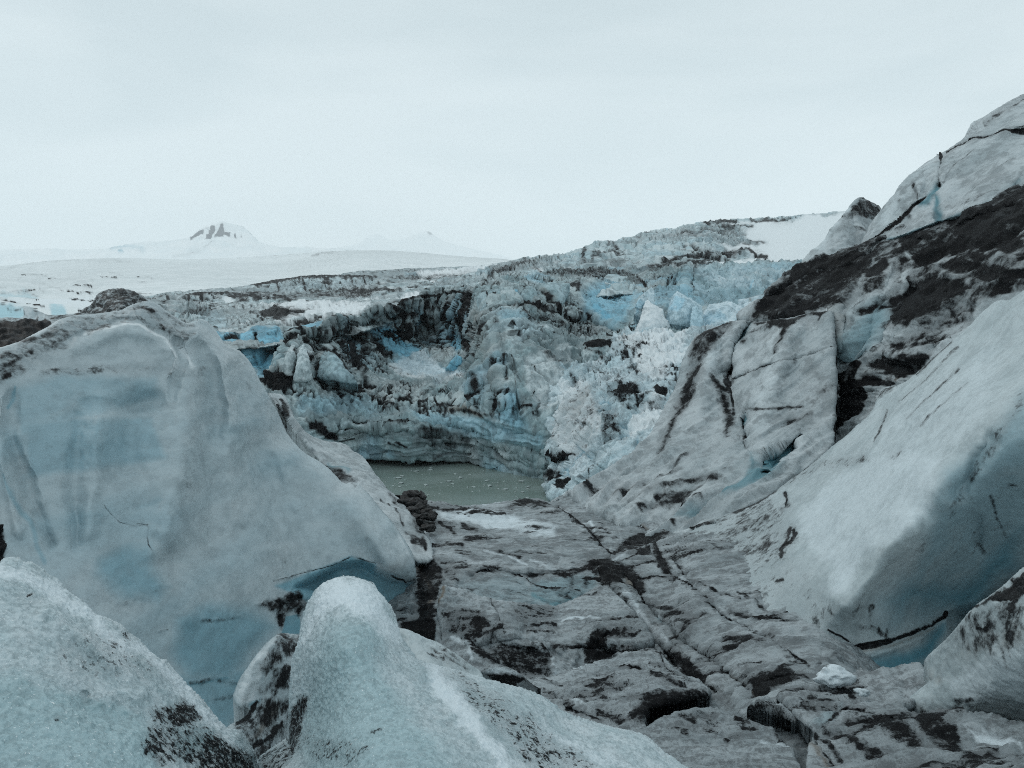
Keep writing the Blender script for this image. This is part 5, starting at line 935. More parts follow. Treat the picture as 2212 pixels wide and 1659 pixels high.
body('glacier_floor', O((7, 1500, 1480, 1580, 1450, 1660, 1440, 1700, 1425, 1780, 1395, 1850, 1360, 1920, 1345, 2000, 1335, 2123, 1338), (6, 60, 1310, 150, 1300, 260, 1310, 380, 1330, 480, 1360, 560, 1390, 650, 1440, 700, 1500, 740, 1560, 790, 1659, 900, 1900, -600, 1900)),
     [(1380, 1570, 5.7), (1470, 1545, 5.8), (1550, 1537, 5.9), (1680, 1585, 5.3), (1730, 1659, 4.7), (1500, 1659, 4.7), (1400, 1640, 4.9)],
     marks=[('d', 6, 6.25, 0.76, (50, 1380, 130, 1400)), ('d', 6, 5, 0.76, (390, 1370, 480, 1390)), ('d', 6, 6.25, 0.76, (440, 1430, 520, 1440)), ('d', 6, 8.75, 0.475, (340, 1480, 400, 1470)), ('d', 6, 3.75, 0.57, (160, 1350, 260, 1360)), ('d', 6, 7.5, 0.475, (200, 1420, 260, 1450)), ('d', 6, 6.25, 0.57, (20, 1440, 90, 1460)), ('s', 6, 6, .6, (560, 1500, 700, 1530, 760, 1590)), ('d', 6, 5, 0.665, (640, 1470, 720, 1520))],
     step=2.2, rim=(14, 1.2), back=(.8, .8), **FLR)
body('glacier_floor', O((6, 460, 1290, 490, 1260, 540, 1235, 600, 1240, 680, 1280, 740, 1320, 790, 1370, 760, 1380, 700, 1350, 600, 1310, 520, 1300)),
     [(1630, 1520, 5.9), (1700, 1545, 5.75), (1725, 1563, 5.6), (1640, 1535, 5.75)], step=1.8, rim=(10, 1.0), back=(.4, .4), marks=[('s', 6, 8, .5, (520, 1250, 640, 1280, 740, 1340)), ('d', 6, 3.75, 0.57, (470, 1290, 600, 1300, 740, 1370))], **FLR)
body('glacier_floor', O((6, 640, 1215, 700, 1170, 760, 1140, 840, 1125, 900, 1115, 1000, 1112, 1100, 1088, 1200, 1072, 1300, 1050, 1400, 1035, 1480, 1022, 1540, 1005, 1610, 1050, 1650, 1110, 1620, 1180, 1520, 1270, 1450, 1330, 1640, 1330, 1800, 1330, 2000, 1360, 2500, 1400, 3600, 1420, 3600, 1900, 800, 1900, 860, 1500, 900, 1440, 800, 1370, 700, 1260)),
     [(1680, 1500, 6.1), (1760, 1480, 6.35), (1900, 1470, 6.2), (1975, 1440, 6.2), (1990, 1490, 5.85), (1850, 1530, 5.75), (2000, 1550, 5.2), (1780, 1600, 5.1), (1800, 1659, 4.6), (2000, 1659, 4.2), (2212, 1560, 4.6), (2212, 1659, 3.9)],
     marks=[('d', 6, 6.25, 0.76, (1000, 1340, 1100, 1330, 1220, 1350)), ('x', 6, 4, .08, (1060, 1330, 1200, 1350, 1340, 1390, 1460, 1410)), ('B', 6, 8, .35, (860, 1400, 960, 1340, 1080, 1300, 1020, 1390, 920, 1430)), ('d', 6, 5, 0.738, (920, 1430, 1000, 1390, 1080, 1330)), ('D', 6, 11.2, 0.779, (1520, 1380, 1600, 1360, 1690, 1400, 1800, 1460, 1800, 1540, 1700, 1560, 1620, 1500, 1540, 1430)), ('D', 6, 11.2, 0.738, (1300, 1400, 1450, 1440, 1560, 1500, 1620, 1560, 1480, 1540, 1340, 1480)),
            ('D', 6, 11.2, 0.738, (940, 1450, 1080, 1480, 1240, 1540, 1380, 1600, 1390, 1650, 1300, 1640, 1150, 1560, 1000, 1500)), ('d', 6, 8.75, 0.76, (900, 1480, 1000, 1560, 1080, 1659)), ('x', 6, 5, .1, (780, 1400, 860, 1490, 940, 1580, 1020, 1659)), ('o', 6, 5, .6, (860, 1530, 920, 1600, 980, 1659)), ('d', 6, 11.2, 0.665, (1700, 1520, 1800, 1600, 1950, 1620)), ('S', 6, 9, .8, (1850, 1440, 2000, 1430, 2212, 1500, 2212, 1560, 2000, 1500)), ('d', 6, 7.5, 0.76, (1960, 1550, 2040, 1570)), ('d', 6, 15, 0.57, (1850, 1620, 2000, 1600, 2212, 1640)), ('d', 6, 8.75, 0.76, (1060, 1200, 1150, 1250)), ('d', 6, 12.5, 0.475, (1100, 1400, 1260, 1420)), ('d', 6, 10, 0.475, (820, 1290, 1000, 1290))],
     step=2.2, rim=(12, 1.2), back=(1, .8), **FLR)


# ================================================================== right: the big front tongue of ice
def r_ton(P, x, y, A):
    q = np.stack([P[:, 0] * .5 - P[:, 2] * .9, P[:, 1] * .25, P[:, 2] * .25 + P[:, 0] * .25], -1)
    st = fbm(q / .42, 4, 111)
    n = fbm(P / 1.3, 3, 112)
    xb = np.interp(y, [1000, 1112, 1190, 1230, 1300, 1400], [1640, 1712, 1725, 1772, 1795, 1805])
    left = sstep(xb + 25, xb - 50, x + 25 * n) * sstep(1010, 1110, y)
    A[:, 0] = np.clip(A[:, 0] + .03 * sstep(.0, .7, st) + left * (.16 + .12 * sstep(-.4, .5, st)) + .02, 0, 1.2)
    return .006 * st + .04 * n + .004 * fbm(P / .1, 3, 113)

body('ice_tongue', O((7, 1810, 380, 1900, 330, 2000, 285, 2100, 270), (5, 60, 1450, 200, 1400, 350, 1345, 500, 1290, 620, 1220, 720, 1140, 850, 1050, 950, 970, 1020, 905, 1090, 860, 1160, 790, 1230, 735, 1262, 690, 1285, 620, 1310, 570, 1400, 540, 1450, 525, 1520, 470, 1600, 400, 1700, 310, 1800, 220, 1870, 160, 1950, 70, 2010, 20, 2060, -5, 2110, 5, 2150, -20, 2212, -60, 2700, -400), (0, 2700, 330, 3100, 150, 3600, 120, 3600, 1500, 3000, 1500),
                     (6, 2700, 500, 2300, 440, 2100, 560, 1930, 640, 1840, 780, 1750, 880, 1640, 980, 1500, 1060, 1300, 1080, 1100, 1090, 1000, 1020, 800, 980, 600, 860, 300, 690, 100, 480, -100, 260)),
     [(1450, 1170, 12.2), (1600, 1110, 12.2), (1805, 960, 11.6), (1900, 880, 11.2), (2000, 795, 10.6), (2150, 655, 9.8), (2400, 480, 8.5), (1400, 1230, 11), (1560, 1250, 10.2), (1640, 1340, 8.6),
      (2212, 930, 6.7), (2181, 955, 6.8), (2031, 1055, 7.2), (1956, 1180, 7.45), (1831, 1305, 7.6), (1781, 1360, 7.7), (1700, 1290, 8.6), (1800, 1180, 8.7), (1900, 1060, 8.5), (2000, 960, 8.3), (2100, 860, 8.1), (2212, 780, 7.9),
      (2212, 1060, 7.15), (2212, 1180, 8.0), (2100, 1150, 7.7), (2100, 1290, 8.5), (2000, 1330, 8.3), (1950, 1420, 7.8), (1850, 1400, 7.65), (2020, 1440, 8.0), (1900, 1455, 7.6), (2400, 900, 6), (2400, 1100, 7.5), (2900, 300, 6.6), (2900, 800, 5.2), (3500, 300, 5.2), (3500, 900, 4.4), (2900, 1300, 6.5), (3500, 1450, 5.6)],
     M_right, 2.2, (16, 1.1), (4, 4), r_ton,
     [('S', 6, 18, .55, (780, 60, 1000, -200, 1400, -400, 1700, -300, 1640, 0, 1500, 180, 1200, 330, 1100, 560, 960, 560, 1000, 400, 860, 300, 780, 160)), ('S', 5, 30, .4, (1100, 1100, 1300, 800, 1700, 450, 2000, 250, 2100, 500, 1900, 850, 1500, 1200, 1000, 1400)),
      ('B', 6, 75, 1.0, (2212, 100, 2212, 420, 1950, 640, 1800, 700, 1700, 650, 1400, 720, 1350, 640, 1500, 540, 1700, 460, 1900, 420, 2050, 250)), ('B', 6, 26, .5, (1600, 100, 1700, -200, 2000, -420, 2212, -700, 2500, -700, 2500, 100, 2212, 400, 1900, 450, 1500, 600, 1300, 640, 1560, 300)), ('B', 6, 20, .95, (1100, 1070, 1250, 960, 1500, 920, 1720, 720, 1740, 780, 1640, 960, 1460, 1060, 1200, 1090)),
      ('D', 6, 30, .12, (1620, 60, 1700, -100, 1800, -200, 2212, -300, 2212, 60, 1900, 380, 1500, 520, 1100, 700, 980, 740, 950, 690, 1150, 500, 1400, 400)), ('d', 6, 8, .3, (1900, 180, 1920, 260, 1970, 310)), ('d', 6, 6, .45, (2000, -60, 2050, 100, 2100, 200)), ('d', 6, 14, .2, (2080, -200, 2212, -60)), ('k', 6, 16, .12, (1900, 100, 1920, 260)), ('d', 6, 9, .35, (1130, 700, 1180, 640, 1250, 640, 1230, 720)), ('d', 6, 8, .4, (1150, 760, 1250, 780, 1340, 830)), ('d', 6, 7, .5, (1250, 760, 1310, 800)), ('d', 6, 6, .5, (1350, 790, 1330, 830)),
      ('D', 6, 3.5, 1.2, (1140, 890, 1200, 870, 1300, 850, 1420, 830, 1520, 790, 1640, 740, 1710, 700, 1730, 672, 1748, 690, 1740, 712, 1660, 745, 1560, 790, 1440, 840, 1340, 880, 1240, 905, 1160, 912)), ('k', 6, 4, .12, (1150, 900, 1340, 860, 1520, 795, 1730, 690)), ('h', 6, 9, .25, (1250, 950, 1450, 880, 1650, 790)), ('o', 6, 5, .5, (1200, 920, 1400, 880, 1650, 770)), ('d', 6, 3, .9, (970, 790, 1060, 830, 1150, 900)), ('s', 6, 3, .4, (1720, 740, 1745, 720)),
      ('K', 6, 16, .5, (1780, 700, 1950, 640, 2212, 430, 2500, 300, 2500, 700, 1800, 900)), ('D', 6, 24, .08, (0, 150, 260, 60, 500, -100, 760, 60, 740, 260, 800, 350, 700, 480, 300, 500, 100, 400)), ('x', 6, 4, .06, (760, 160, 745, 220, 690, 260, 670, 290)), ('d', 6, 4, .8, (745, 200, 740, 240)), ('d', 6, 4, .7, (660, 490, 700, 480)), ('d', 6, 3, .6, (680, 330, 690, 300)),
      ('x', 5, 5, .15, (700, 1220, 720, 1270, 715, 1310)), ('d', 5, 4, .9, (735, 1440, 720, 1490, 690, 1560, 680, 1620)), ('d', 5, 5, .9, (770, 1470, 740, 1530)), ('d', 5, 10, .6, (690, 1330, 730, 1300)), ('d', 5, 12, .3, (100, 1600, 400, 1450, 650, 1360)), ('d', 5, 12, .3, (300, 1640, 600, 1540)), ('S', 5, 12, .5, (80, 1580, 200, 1540, 220, 1600, 130, 1659)), ('s', 5, 5, .45, (350, 1350, 500, 1295, 640, 1220)), ('d', 5, 4, .5, (60, 1450, 250, 1400)), ('x', 5, 2.5, .1, (60, 1450, 130, 1425, 220, 1405)),
      ('D', 5, 4, 1.2, (350, 1300, 400, 1250, 500, 1220, 540, 1170, 610, 1150, 680, 1110, 690, 1070, 720, 1060, 850, 1010, 930, 980, 850, 1050, 720, 1140, 620, 1220, 500, 1290, 380, 1345)), ('o', 5, 6, .6, (440, 1270, 560, 1200)), ('d', 5, 14, .28, (720, 1150, 900, 1050, 1200, 1000)), ('d', 5, 8, .45, (1370, 990, 1420, 950)), ('d', 5, 4, .6, (1270, 900, 1300, 850, 1350, 700)), ('k', 5, 7, .1, (1270, 910, 1310, 820, 1370, 690)), ('d', 5, 3, .5, (1560, 800, 1700, 660, 1850, 520)), ('d', 5, 3, .5, (1480, 760, 1600, 640, 1800, 430)), ('d', 5, 4, .4, (1420, 640, 1600, 500, 1800, 300)), ('h', 5, 9, .1, (1500, 780, 1700, 600, 1900, 440)),
      ('D', 5, 6, .6, (1280, 640, 1400, 545, 1520, 470, 1540, 420, 1500, 400, 1420, 430, 1380, 500, 1300, 570)), ('d', 5, 2.5, .8, (1530, 470, 1640, 370, 1750, 270)), ('k', 5, 26, .35, (2000, 900, 1900, 1050, 1780, 1200)), ('h', 6, 40, .35, (1480, 150, 1300, 330, 1050, 620)), ('d', 5, 16, .3, (1750, 1350, 1900, 1100, 2100, 800, 2212, 640)), ('d', 6, 8, .3, (1050, 900, 1130, 940))],
     edge=(1.2, 7), wob=.35, label='broad smooth grey white ice tongue sweeping down the right side into a blue undercut', cat='ice tongue')

# lower right slab
def r_low(P, x, y, A):
    q = np.stack([P[:, 0] * 1.2 - P[:, 2], P[:, 1] * .5, P[:, 2] * .5], -1)
    st = fbm(q / .35, 4, 116)
    A[:, 0] = np.clip(A[:, 0] + .16 * sstep(.0, .7, st) + .08, 0, 1.2)
    return .03 * fbm(P / .6, 4, 117) + .012 * st + .006 * fbm(P / .06, 3, 118)

body('ice_slab', O((6, 1300, 1400, 1350, 1340, 1420, 1300, 1470, 1240, 1540, 1170, 1620, 1108, 1600, 1060, 1575, 1000, 1600, 950, 1680, 880, 1740, 820, 1790, 760, 1850, 690, 1930, 610, 2000, 570, 2080, 500, 2150, 430, 2212, 380, 2500, 240), (0, 2600, 1090, 3000, 1000, 3500, 980, 3500, 1900, 2400, 1900), (6, 2200, 1480, 1800, 1400)),
     [(1850, 1460, 6.15), (1960, 1450, 5.9), (2020, 1440, 5.6), (2090, 1330, 5.1), (2212, 1225, 4.7), (2400, 1150, 4.2), (1940, 1520, 5.7), (2000, 1540, 5.5), (2100, 1540, 5.1), (2212, 1400, 4.4), (2212, 1560, 4.9), (2400, 1500, 3.9), (2100, 1600, 5.5), (2700, 1150, 3.4), (2700, 1600, 3.3), (3400, 1050, 2.7), (3400, 1700, 2.5)],
     M_right, 2.0, (12, 1.1), (1.2, 1.2), r_low,
     [('D', 6, 5, 1.0, (1840, 660, 1870, 630, 1940, 620, 2060, 540, 2212, 400, 2212, 500, 2120, 600, 2000, 600, 1900, 650)), ('d', 6, 8, .9, (2120, 650, 2140, 590, 2212, 520)), ('o', 6, 40, .28, (1900, 900, 2212, 800)), ('d', 6, 8, .7, (1910, 770, 1960, 780)), ('d', 6, 5, .5, (2000, 880, 2060, 780, 2150, 700)), ('D', 6, 14, .35, (1760, 830, 1950, 650, 2212, 560, 2212, 900, 1850, 900)),
      ('K', 6, 8, .08, (1360, 1330, 1470, 1240, 1540, 1170, 1620, 1108, 1560, 1130, 1440, 1180, 1300, 1230, 1300, 1320)), ('B', 6, 6, 1.0, (1370, 1330, 1470, 1240, 1610, 1115, 1500, 1160, 1400, 1250, 1330, 1310)), ('s', 6, 3, .7, (1620, 1110, 1540, 1180, 1460, 1270)),
      ('S', 6, 16, .55, (1700, 1100, 2000, 900, 2212, 850, 2212, 1250, 1900, 1280, 1750, 1200)), ('d', 6, 5, .8, (1720, 1320, 1800, 1340)), ('d', 6, 12, .5, (1780, 1250, 1850, 1240)), ('d', 6, 14, .4, (1600, 1300, 1750, 1310)), ('s', 6, 6, .6, (1800, 1340, 1950, 1370)), ('o', 6, 14, .3, (1560, 1060, 1700, 1100))],
     edge=(1.2, 7), label='low grey ice slab in the lower right corner with a dirty upper edge', cat='ice slab')

# ================================================================== loose pieces on the floor
V, F = lump(.1, (1.25, .85, .72), 401, 4, .25, .35)
o = link_mesh('ice_chunk', V, F, np.tile([0, .0, .9, 0], (len(V), 1)), M_front); o.location = at(1800, 1484, 6.1)
tag(o, 'white rounded ice chunk lying on the trough floor near the blue undercut', 'ice chunk')
V, F = lump(.045, (1.2, .8, .6), 404, 3, .3, .35)
o = link_mesh('ice_chunk', V, F, np.tile([0, .1, .6, 0], (len(V), 1)), M_front); o.location = at(1862, 1505, 5.75)
tag(o, 'smallest pale ice chunk, just below and right of the white rounded one', 'ice chunk')

# black rocks by the left end of the trough edge
rk = [(7, 300, 150, 2.0), (7, 340, 140, 2.4), (7, 385, 150, 2.2), (7, 320, 180, 2.2), (7, 360, 190, 2.6), (7, 410, 175, 1.6), (7, 395, 215, 2.2), (7, 430, 225, 1.6), (7, 350, 220, 1.6), (7, 420, 255, 1.8), (7, 460, 255, 1.4), (7, 450, 290, 1.5), (7, 420, 300, 1.8), (7, 200, 195, 1.6), (7, 230, 210, 1.3), (7, 445, 320, 1.4), (7, 470, 235, 1.2), (7, 380, 245, 1.3)]
protos = []
for k, (c, x, y, s) in enumerate(rk):
    q = cc(c, [(x, y)])[0]
    d = 15.3 - (q[1] - 1080) * .035
    if k < 6:
        V, F = lump(.10, (1.1, .9, .8), 420 + k, 3, .5, .6)
        protos.append(link_mesh('rock', V, F, None, M_rock)); r = protos[-1]
    else:
        r = protos[k % 6].copy(); COL.objects.link(r)
    r.location = at(q[0], q[1] + 3, d - .1); r.rotation_euler = (rng.uniform(-.4, .4), rng.uniform(-.4, .4), k * 2.1); r.scale = [s * rng.uniform(.6, .8), s * rng.uniform(.6, .8), s * rng.uniform(.35, .5)]
    tag(r, 'black wet rock in the small heap at the left end of the pond edge', 'rock', 'black rocks heaped by the pond edge')

# ================================================================== nearest ice
def r_near(P, x, y, A):
    n = fbm(P / .35, 4, 121)
    c = fbm(P / .018, 3, 122, .6)
    cr = np.abs(fbm(P / .05, 3, 123))
    A[:, 0] = np.clip(A[:, 0] + .05 * sstep(.1, .7, fbm(P / .12, 4, 124)), 0, 1.2)
    return .012 * n + .0034 * c + .006 * cr

body('ice_fragment', O((8, 1320, 1260, 1335, 1210, 1360, 1150, 1420, 1060, 1480, 980, 1530, 930, 1570, 900, 1600, 893, 1660, 900, 1720, 910, 1780, 1100, 1760, 1600, 1500, 1640, 1300, 1600, 1280, 1430, 1300, 1412, 1370, 1380, 1420, 1340, 1400, 1310, 1360, 1318)),
     [(510, 1500, 4.6), (600, 1370, 4.9), (650, 1400, 5.0), (560, 1430, 4.55), (520, 1580, 4.3), (600, 1600, 4.5), (650, 1550, 4.8)], M_left, 1.9, (26, 1.2), (.8, .8), r_low,
     [('D', 8, 12, .6, (1570, 915, 1600, 893, 1720, 900, 1700, 1010, 1640, 1040, 1560, 1080, 1500, 1130, 1480, 1100, 1520, 1010)), ('D', 8, 12, .6, (1560, 1090, 1700, 1050, 1680, 1220, 1560, 1230, 1480, 1240, 1500, 1190)), ('D', 8, 14, .42, (1280, 1430, 1370, 1380, 1470, 1290, 1700, 1230, 1700, 1600, 1400, 1600)), ('d', 8, 6, .8, (1460, 1290, 1400, 1370, 1340, 1400)), ('d', 8, 8, .8, (1600, 1390, 1540, 1480, 1450, 1530)), ('o', 8, 14, .7, (1560, 1300, 1480, 1450)), ('s', 8, 8, .5, (1500, 1420, 1580, 1360)),
      ('S', 8, 10, .5, (1340, 1240, 1420, 1070, 1540, 940, 1500, 1100, 1440, 1280, 1370, 1300)), ('h', 8, 10, .12, (1380, 1240, 1460, 1060, 1570, 920)), ('B', 8, 5, .8, (1410, 1290, 1480, 1260, 1430, 1350))],
     edge=(1.0, 6), label='small leaning ice fragment smeared with black dirt, left of the rounded pillar', cat='ice fragment')

body('ice_wedge', O((0, -1000, 1330, -800, 1265, -550, 1215, -300, 1190), (8, -80, 485, 0, 492, 20, 470, 60, 463, 115, 472, 130, 492, 180, 495, 235, 530, 275, 568, 320, 585, 350, 620, 400, 668, 450, 700, 490, 735, 540, 790, 590, 805, 640, 828, 690, 850, 730, 890, 790, 930, 850, 1000, 900, 1035, 945, 1050, 985, 1100, 1040, 1160, 1075, 1200, 1130, 1245, 1180, 1310, 1240, 1385, 1290, 1430, 1370, 1440, 1410, 1510, 1440, 1560, 1460, 1659, 1500, 1800), (0, 600, 1900, -1000, 1900)),
     [(-900, 1320, 2.2), (-550, 1230, 2.25), (-700, 1600, 1.7), (-200, 1210, 2.3), (20, 1205, 2.35), (130, 1260, 2.45), (270, 1370, 2.5), (400, 1500, 2.55), (530, 1600, 2.6), (100, 1450, 2.0), (300, 1560, 2.1), (0, 1640, 1.75), (400, 1659, 2.1), (-200, 1600, 1.7), (560, 1700, 2.5), (200, 1800, 1.65)],
     M_front, 1.6, (70, 1.0), (.7, .9), r_near,
     [('D', 8, 16, .75, (880, 1330, 960, 1310, 1040, 1290, 1110, 1320, 1140, 1400, 1060, 1400, 1040, 1440, 960, 1420, 900, 1400)), ('D', 8, 20, .8, (1130, 1460, 1200, 1480, 1260, 1540, 1400, 1560, 1450, 1659, 1480, 1800, 1250, 1800, 1120, 1659)), ('D', 8, 8, .8, (820, 1530, 890, 1510, 960, 1560, 900, 1590, 830, 1580)), ('D', 8, 16, .5, (860, 1400, 1100, 1420, 1260, 1500, 1200, 1659, 900, 1640, 800, 1520)), ('D', 8, 30, .2, (320, 980, 480, 880, 700, 900, 900, 1080, 920, 1180, 700, 1150, 450, 1120, 340, 1060)), ('D', 8, 20, .12, (140, 660, 260, 700, 220, 750, 150, 720)),
      ('B', 8, 24, .55, (-100, 1100, 300, 1200, 700, 1300, 900, 1500, 900, 1800, -100, 1800)), ('B', 8, 20, .5, (980, 1450, 1200, 1450, 1250, 1560, 1000, 1600)), ('B', 8, 16, .3, (-100, 850, 60, 850, 100, 960, -100, 1000)), ('s', 8, 26, .75, (0, 530, 150, 560, 320, 660, 480, 800, 700, 920, 900, 1110, 1080, 1260, 1260, 1430)), ('d', 8, 4, .6, (150, 690, 180, 680)), ('d', 8, 5, .5, (310, 1400, 325, 1390)), ('d', 8, 5, .5, (480, 1080, 500, 1100)), ('h', 8, 30, .06, (300, 800, 600, 1000, 800, 1200)), ('k', 8, 30, .05, (450, 1250, 700, 1400)),
      ('s', 8, 18, .5, (1240, 1500, 1330, 1560, 1420, 1659)), ('d', 8, 6, .6, (700, 900, 720, 920))],
     edge=(2.6, 4), soft=0, label='nearest frosted ice wedge in the lower left corner with black speckled foot', cat='ice wedge')

body('ice_pillar', O((8, 1655, 1560, 1640, 1480, 1635, 1350, 1640, 1200, 1650, 1050, 1690, 930, 1700, 860, 1720, 770, 1740, 720, 1765, 680, 1780, 650, 1810, 625, 1830, 610, 1880, 588, 1940, 572, 2000, 575, 2060, 590, 2110, 615),
                      (7, 100, 598, 140, 615, 160, 655, 200, 700, 235, 740, 255, 790, 275, 850, 285, 900, 300, 930, 340, 980, 380, 1040, 420, 1055, 520, 1085, 620, 1108, 700, 1128, 770, 1150, 860, 1175, 960, 1202, 1050, 1230, 1130, 1280, 1200, 1335, 1300, 1375, 1400, 1402, 1500, 1428, 1600, 1450, 1680, 1480, 1760, 1555, 1840, 1610, 1920, 1665, 2000, 1740, 2060, 1900), (0, 1500, 1800, 580, 1900), (8, 1560, 1800, 1450, 1659, 1470, 1590, 1560, 1530, 1620, 1490)),
     [(640, 1560, 2.75), (660, 1350, 2.75), (740, 1245, 2.75), (830, 1300, 2.75), (870, 1360, 2.8), (750, 1400, 2.4), (760, 1600, 2.15), (600, 1640, 2.6), (960, 1435, 2.8), (1120, 1476, 2.8), (1250, 1550, 2.8), (1380, 1590, 2.75), (1460, 1645, 2.7), (950, 1600, 2.15), (1150, 1640, 2.3), (800, 1800, 1.8), (1200, 1800, 2.0), (1300, 1640, 2.5)],
     M_front, 1.6, (60, 1.0), (.6, .9), r_near,
     [('B', 8, 26, .7, (1700, 1000, 1850, 800, 2000, 800), ) if False else ('B', 0, 40, .55, (650, 1450, 720, 1330, 800, 1340, 850, 1480, 1000, 1659, 950, 1800, 640, 1800)), ('S', 0, 26, .9, (690, 1260, 780, 1250, 830, 1300, 860, 1370, 820, 1370, 740, 1310, 680, 1330, 655, 1400, 640, 1400)), ('S', 7, 16, .8, (420, 1080, 520, 1120, 640, 1240, 760, 1420, 880, 1560, 960, 1659, 860, 1659, 700, 1500, 560, 1340, 460, 1200)), ('S', 7, 14, .6, (900, 1350, 1100, 1430, 1400, 1570, 1640, 1659, 1400, 1659, 1200, 1540)),
      ('D', 7, 22, .34, (520, 1100, 700, 1190, 860, 1300, 1050, 1420, 1250, 1560, 1400, 1659, 1000, 1659, 900, 1500, 780, 1400, 640, 1240)), ('D', 7, 18, .3, (700, 1330, 860, 1340, 900, 1440, 800, 1440)), ('D', 8, 7, .8, (1640, 1360, 1690, 1250, 1740, 1260, 1730, 1330, 1690, 1400, 1690, 1500, 1660, 1560, 1640, 1500)), ('d', 8, 6, .7, (1660, 1380, 1670, 1470, 1650, 1560)), ('D', 8, 10, .45, (1470, 1600, 1620, 1500, 1660, 1600, 1600, 1659, 1500, 1700)),
      ('h', 7, 22, .10, (420, 1100, 600, 1280, 760, 1480, 900, 1659)), ('d', 7, 6, .5, (120, 1470, 180, 1440)), ('D', 8, 14, .3, (1720, 1480, 1900, 1500, 2123, 1560, 2000, 1659, 1760, 1620)), ('d', 7, 4, .6, (1060, 1580, 1200, 1570)), ('d', 7, 18, .35, (1000, 1560, 1150, 1500))],
     edge=(2.6, 4), soft=0, label='rounded frosted ice pillar in the centre foreground with a skirt running down right', cat='ice pillar')
body('ice_hump', O((7, 60, 900, 130, 868, 220, 855, 300, 868, 360, 885, 420, 915, 500, 945, 560, 985, 620, 1020, 680, 1070, 740, 1105, 760, 1150, 620, 1260, 380, 1260, 60, 1200)),
     [(790, 1365, 5.9), (800, 1480, 5.5), (860, 1355, 5.2), (940, 1385, 5.2), (1030, 1440, 5.2), (920, 1450, 4.7), (1000, 1480, 4.8)], M_right, 2.0, (16, 1.0), (.6, .6), r_low,
     [('d', 7, 4, .4, (440, 1010, 560, 1040, 680, 1090)), ('d', 7, 6, .4, (460, 980, 560, 1010)), ('D', 7, 8, .3, (500, 950, 600, 1010, 680, 1080, 520, 1060)), ('s', 7, 6, .4, (300, 875, 420, 920, 560, 990))], edge=(1.2, 6), label='low grey ice hump showing between the rounded pillar and the trough floor', cat='ice hump')
serac('ice_chip', O((7, 740, 1110, 770, 1095, 830, 1082, 890, 1085, 940, 1110, 990, 1150, 1040, 1190, 1080, 1210, 1000, 1200, 920, 1170, 840, 1160, 770, 1150)), 5.6, 'small white capped ice chip with dark underside on the slope beside the pillar skirt', 'ice chip', [('S', 7, 5, .8, (740, 1110, 830, 1085, 940, 1110, 960, 1135, 860, 1120, 780, 1125)), ('D', 7, 4, 1.0, (770, 1130, 860, 1125, 970, 1145, 980, 1170, 900, 1180, 800, 1160)), ('d', 7, 4, .9, (980, 1140, 1080, 1210))],
      m0=(.1, 0, .1, 0), mat=M_floor, th=(.12, .14), relief=r_low, rim=(6, 1), edge=(1, 6))

# bed of dark ice under everything, out to the snow
bx = np.array([[-3000, -30, -12.6], [3000, -30, -12.6], [3000, 1500, -12.6], [-3000, 1500, -12.6]], float)
tag(link_mesh('glacier_bed', bx, [[0, 1, 2, 3]], None, M_field, np.array([0, 0, -12.6])), kind='structure')
HAZE = 1.05e-4
# ================================================================== camera, air and light
cam = bpy.data.cameras.new('camera'); co = bpy.data.objects.new('camera', cam); COL.objects.link(co)
co.location = EYE; co.rotation_euler = (math.pi / 2 - PITCH, 0, 0)
cam.sensor_width = 36; cam.lens = 36 * FL / W; cam.clip_start = .05; cam.clip_end = 60000
SCN.camera = co

sun_el, sun_rot = math.radians(52), math.radians(-60)
w = bpy.data.worlds.new('World'); SCN.world = w; w.use_nodes = True
nt = w.node_tree; nt.nodes.clear()
wo = nt.nodes.new('ShaderNodeOutputWorld'); bg = nt.nodes.new('ShaderNodeBackground'); nt.links.new(bg.outputs[0], wo.inputs[0])
sky = nt.nodes.new('ShaderNodeTexSky'); sky.sky_type = 'NISHITA'; sky.sun_disc = False
sky.sun_elevation = sun_el; sky.sun_rotation = sun_rot
tc = nt.nodes.new('ShaderNodeTexCoord'); mp = nt.nodes.new('ShaderNodeMapping'); mp.inputs['Scale'].default_value = (1, 1, 3.8)
nt.links.new(tc.outputs['Generated'], mp.inputs[0])
nz = nt.nodes.new('ShaderNodeTexNoise'); nz.inputs['Scale'].default_value = 1.9; nz.inputs['Detail'].default_value = 4; nz.inputs['Roughness'].default_value = .5
nz.inputs['Distortion'].default_value = .4
nt.links.new(mp.outputs[0], nz.inputs['Vector'])
rp = nt.nodes.new('ShaderNodeMapRange'); nt.links.new(nz.outputs['Fac'], rp.inputs[0])
rp.inputs[1].default_value = .40; rp.inputs[2].default_value = .60
mx = nt.nodes.new('ShaderNodeMix'); mx.data_type = 'RGBA'; nt.links.new(rp.outputs[0], mx.inputs[0])
mx.inputs[6].default_value = (6.1, 7.2, 7.6, 1); mx.inputs[7].default_value = (7.15, 8.15, 8.5, 1)     # the cloud deck, thinner and thicker
sx = nt.nodes.new('ShaderNodeSeparateXYZ'); nt.links.new(tc.outputs['Generated'], sx.inputs[0])
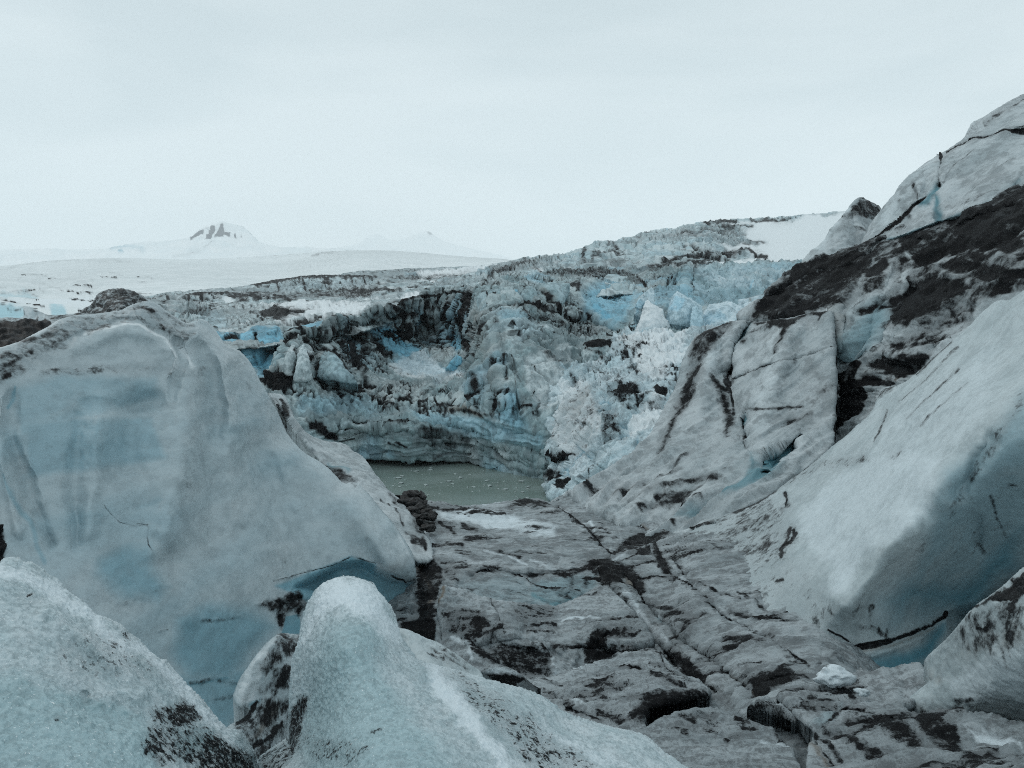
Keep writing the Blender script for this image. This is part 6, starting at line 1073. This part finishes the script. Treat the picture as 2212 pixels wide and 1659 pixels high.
el = nt.nodes.new('ShaderNodeMapRange'); nt.links.new(sx.outputs[2], el.inputs[0])                       # thin cloud lets more light through low down
el.inputs[1].default_value = -.02; el.inputs[2].default_value = .42; el.inputs[3].default_value = 1.17; el.inputs[4].default_value = .95
vm = nt.nodes.new('ShaderNodeVectorMath'); vm.operation = 'SCALE'; nt.links.new(mx.outputs[2], vm.inputs[0]); nt.links.new(el.outputs[0], vm.inputs['Scale'])
m2 = nt.nodes.new('ShaderNodeMix'); m2.data_type = 'RGBA'; m2.inputs[0].default_value = .96
nt.links.new(sky.outputs[0], m2.inputs[6]); nt.links.new(vm.outputs[0], m2.inputs[7])
nt.links.new(m2.outputs[2], bg.inputs[0]); bg.inputs[1].default_value = .1

sl = bpy.data.lights.new('sun', 'SUN'); so = bpy.data.objects.new('sun', sl); COL.objects.link(so)
sl.energy = .6; sl.angle = math.radians(40); sl.color = (1, .97, .93)
so.rotation_euler = (math.pi / 2 - sun_el, 0, -sun_rot + math.pi)

# the damp air between here and the far snow
import bmesh
bm = bmesh.new(); bmesh.ops.create_cube(bm, size=1.0)
hm = bpy.data.meshes.new('haze'); bm.to_mesh(hm); bm.free()
hz = bpy.data.objects.new('haze', hm); COL.objects.link(hz)
hz.scale = (24000, 14000, 1114); hz.location = (0, 6600, 543); hz['kind'] = 'stuff'
am = bpy.data.materials.new('haze'); am.use_nodes = True; an = am.node_tree; an.nodes.clear()
ao = an.nodes.new('ShaderNodeOutputMaterial'); pv = an.nodes.new('ShaderNodeVolumePrincipled')
pv.inputs['Color'].default_value = (.97, .99, 1, 1); pv.inputs['Density'].default_value = HAZE; pv.inputs['Anisotropy'].default_value = .0
an.links.new(pv.outputs[0], ao.inputs['Volume']); hm.materials.append(am)

v = SCN.view_settings; v.view_transform = 'Standard'; v.look = 'None'; v.gamma = 1; v.exposure = 0
SCN.cycles.filter_width = 1.0; SCN.cycles.use_denoising = False; SCN.cycles.max_bounces = 8; SCN.cycles.volume_bounces = 4; SCN.cycles.diffuse_bounces = 4
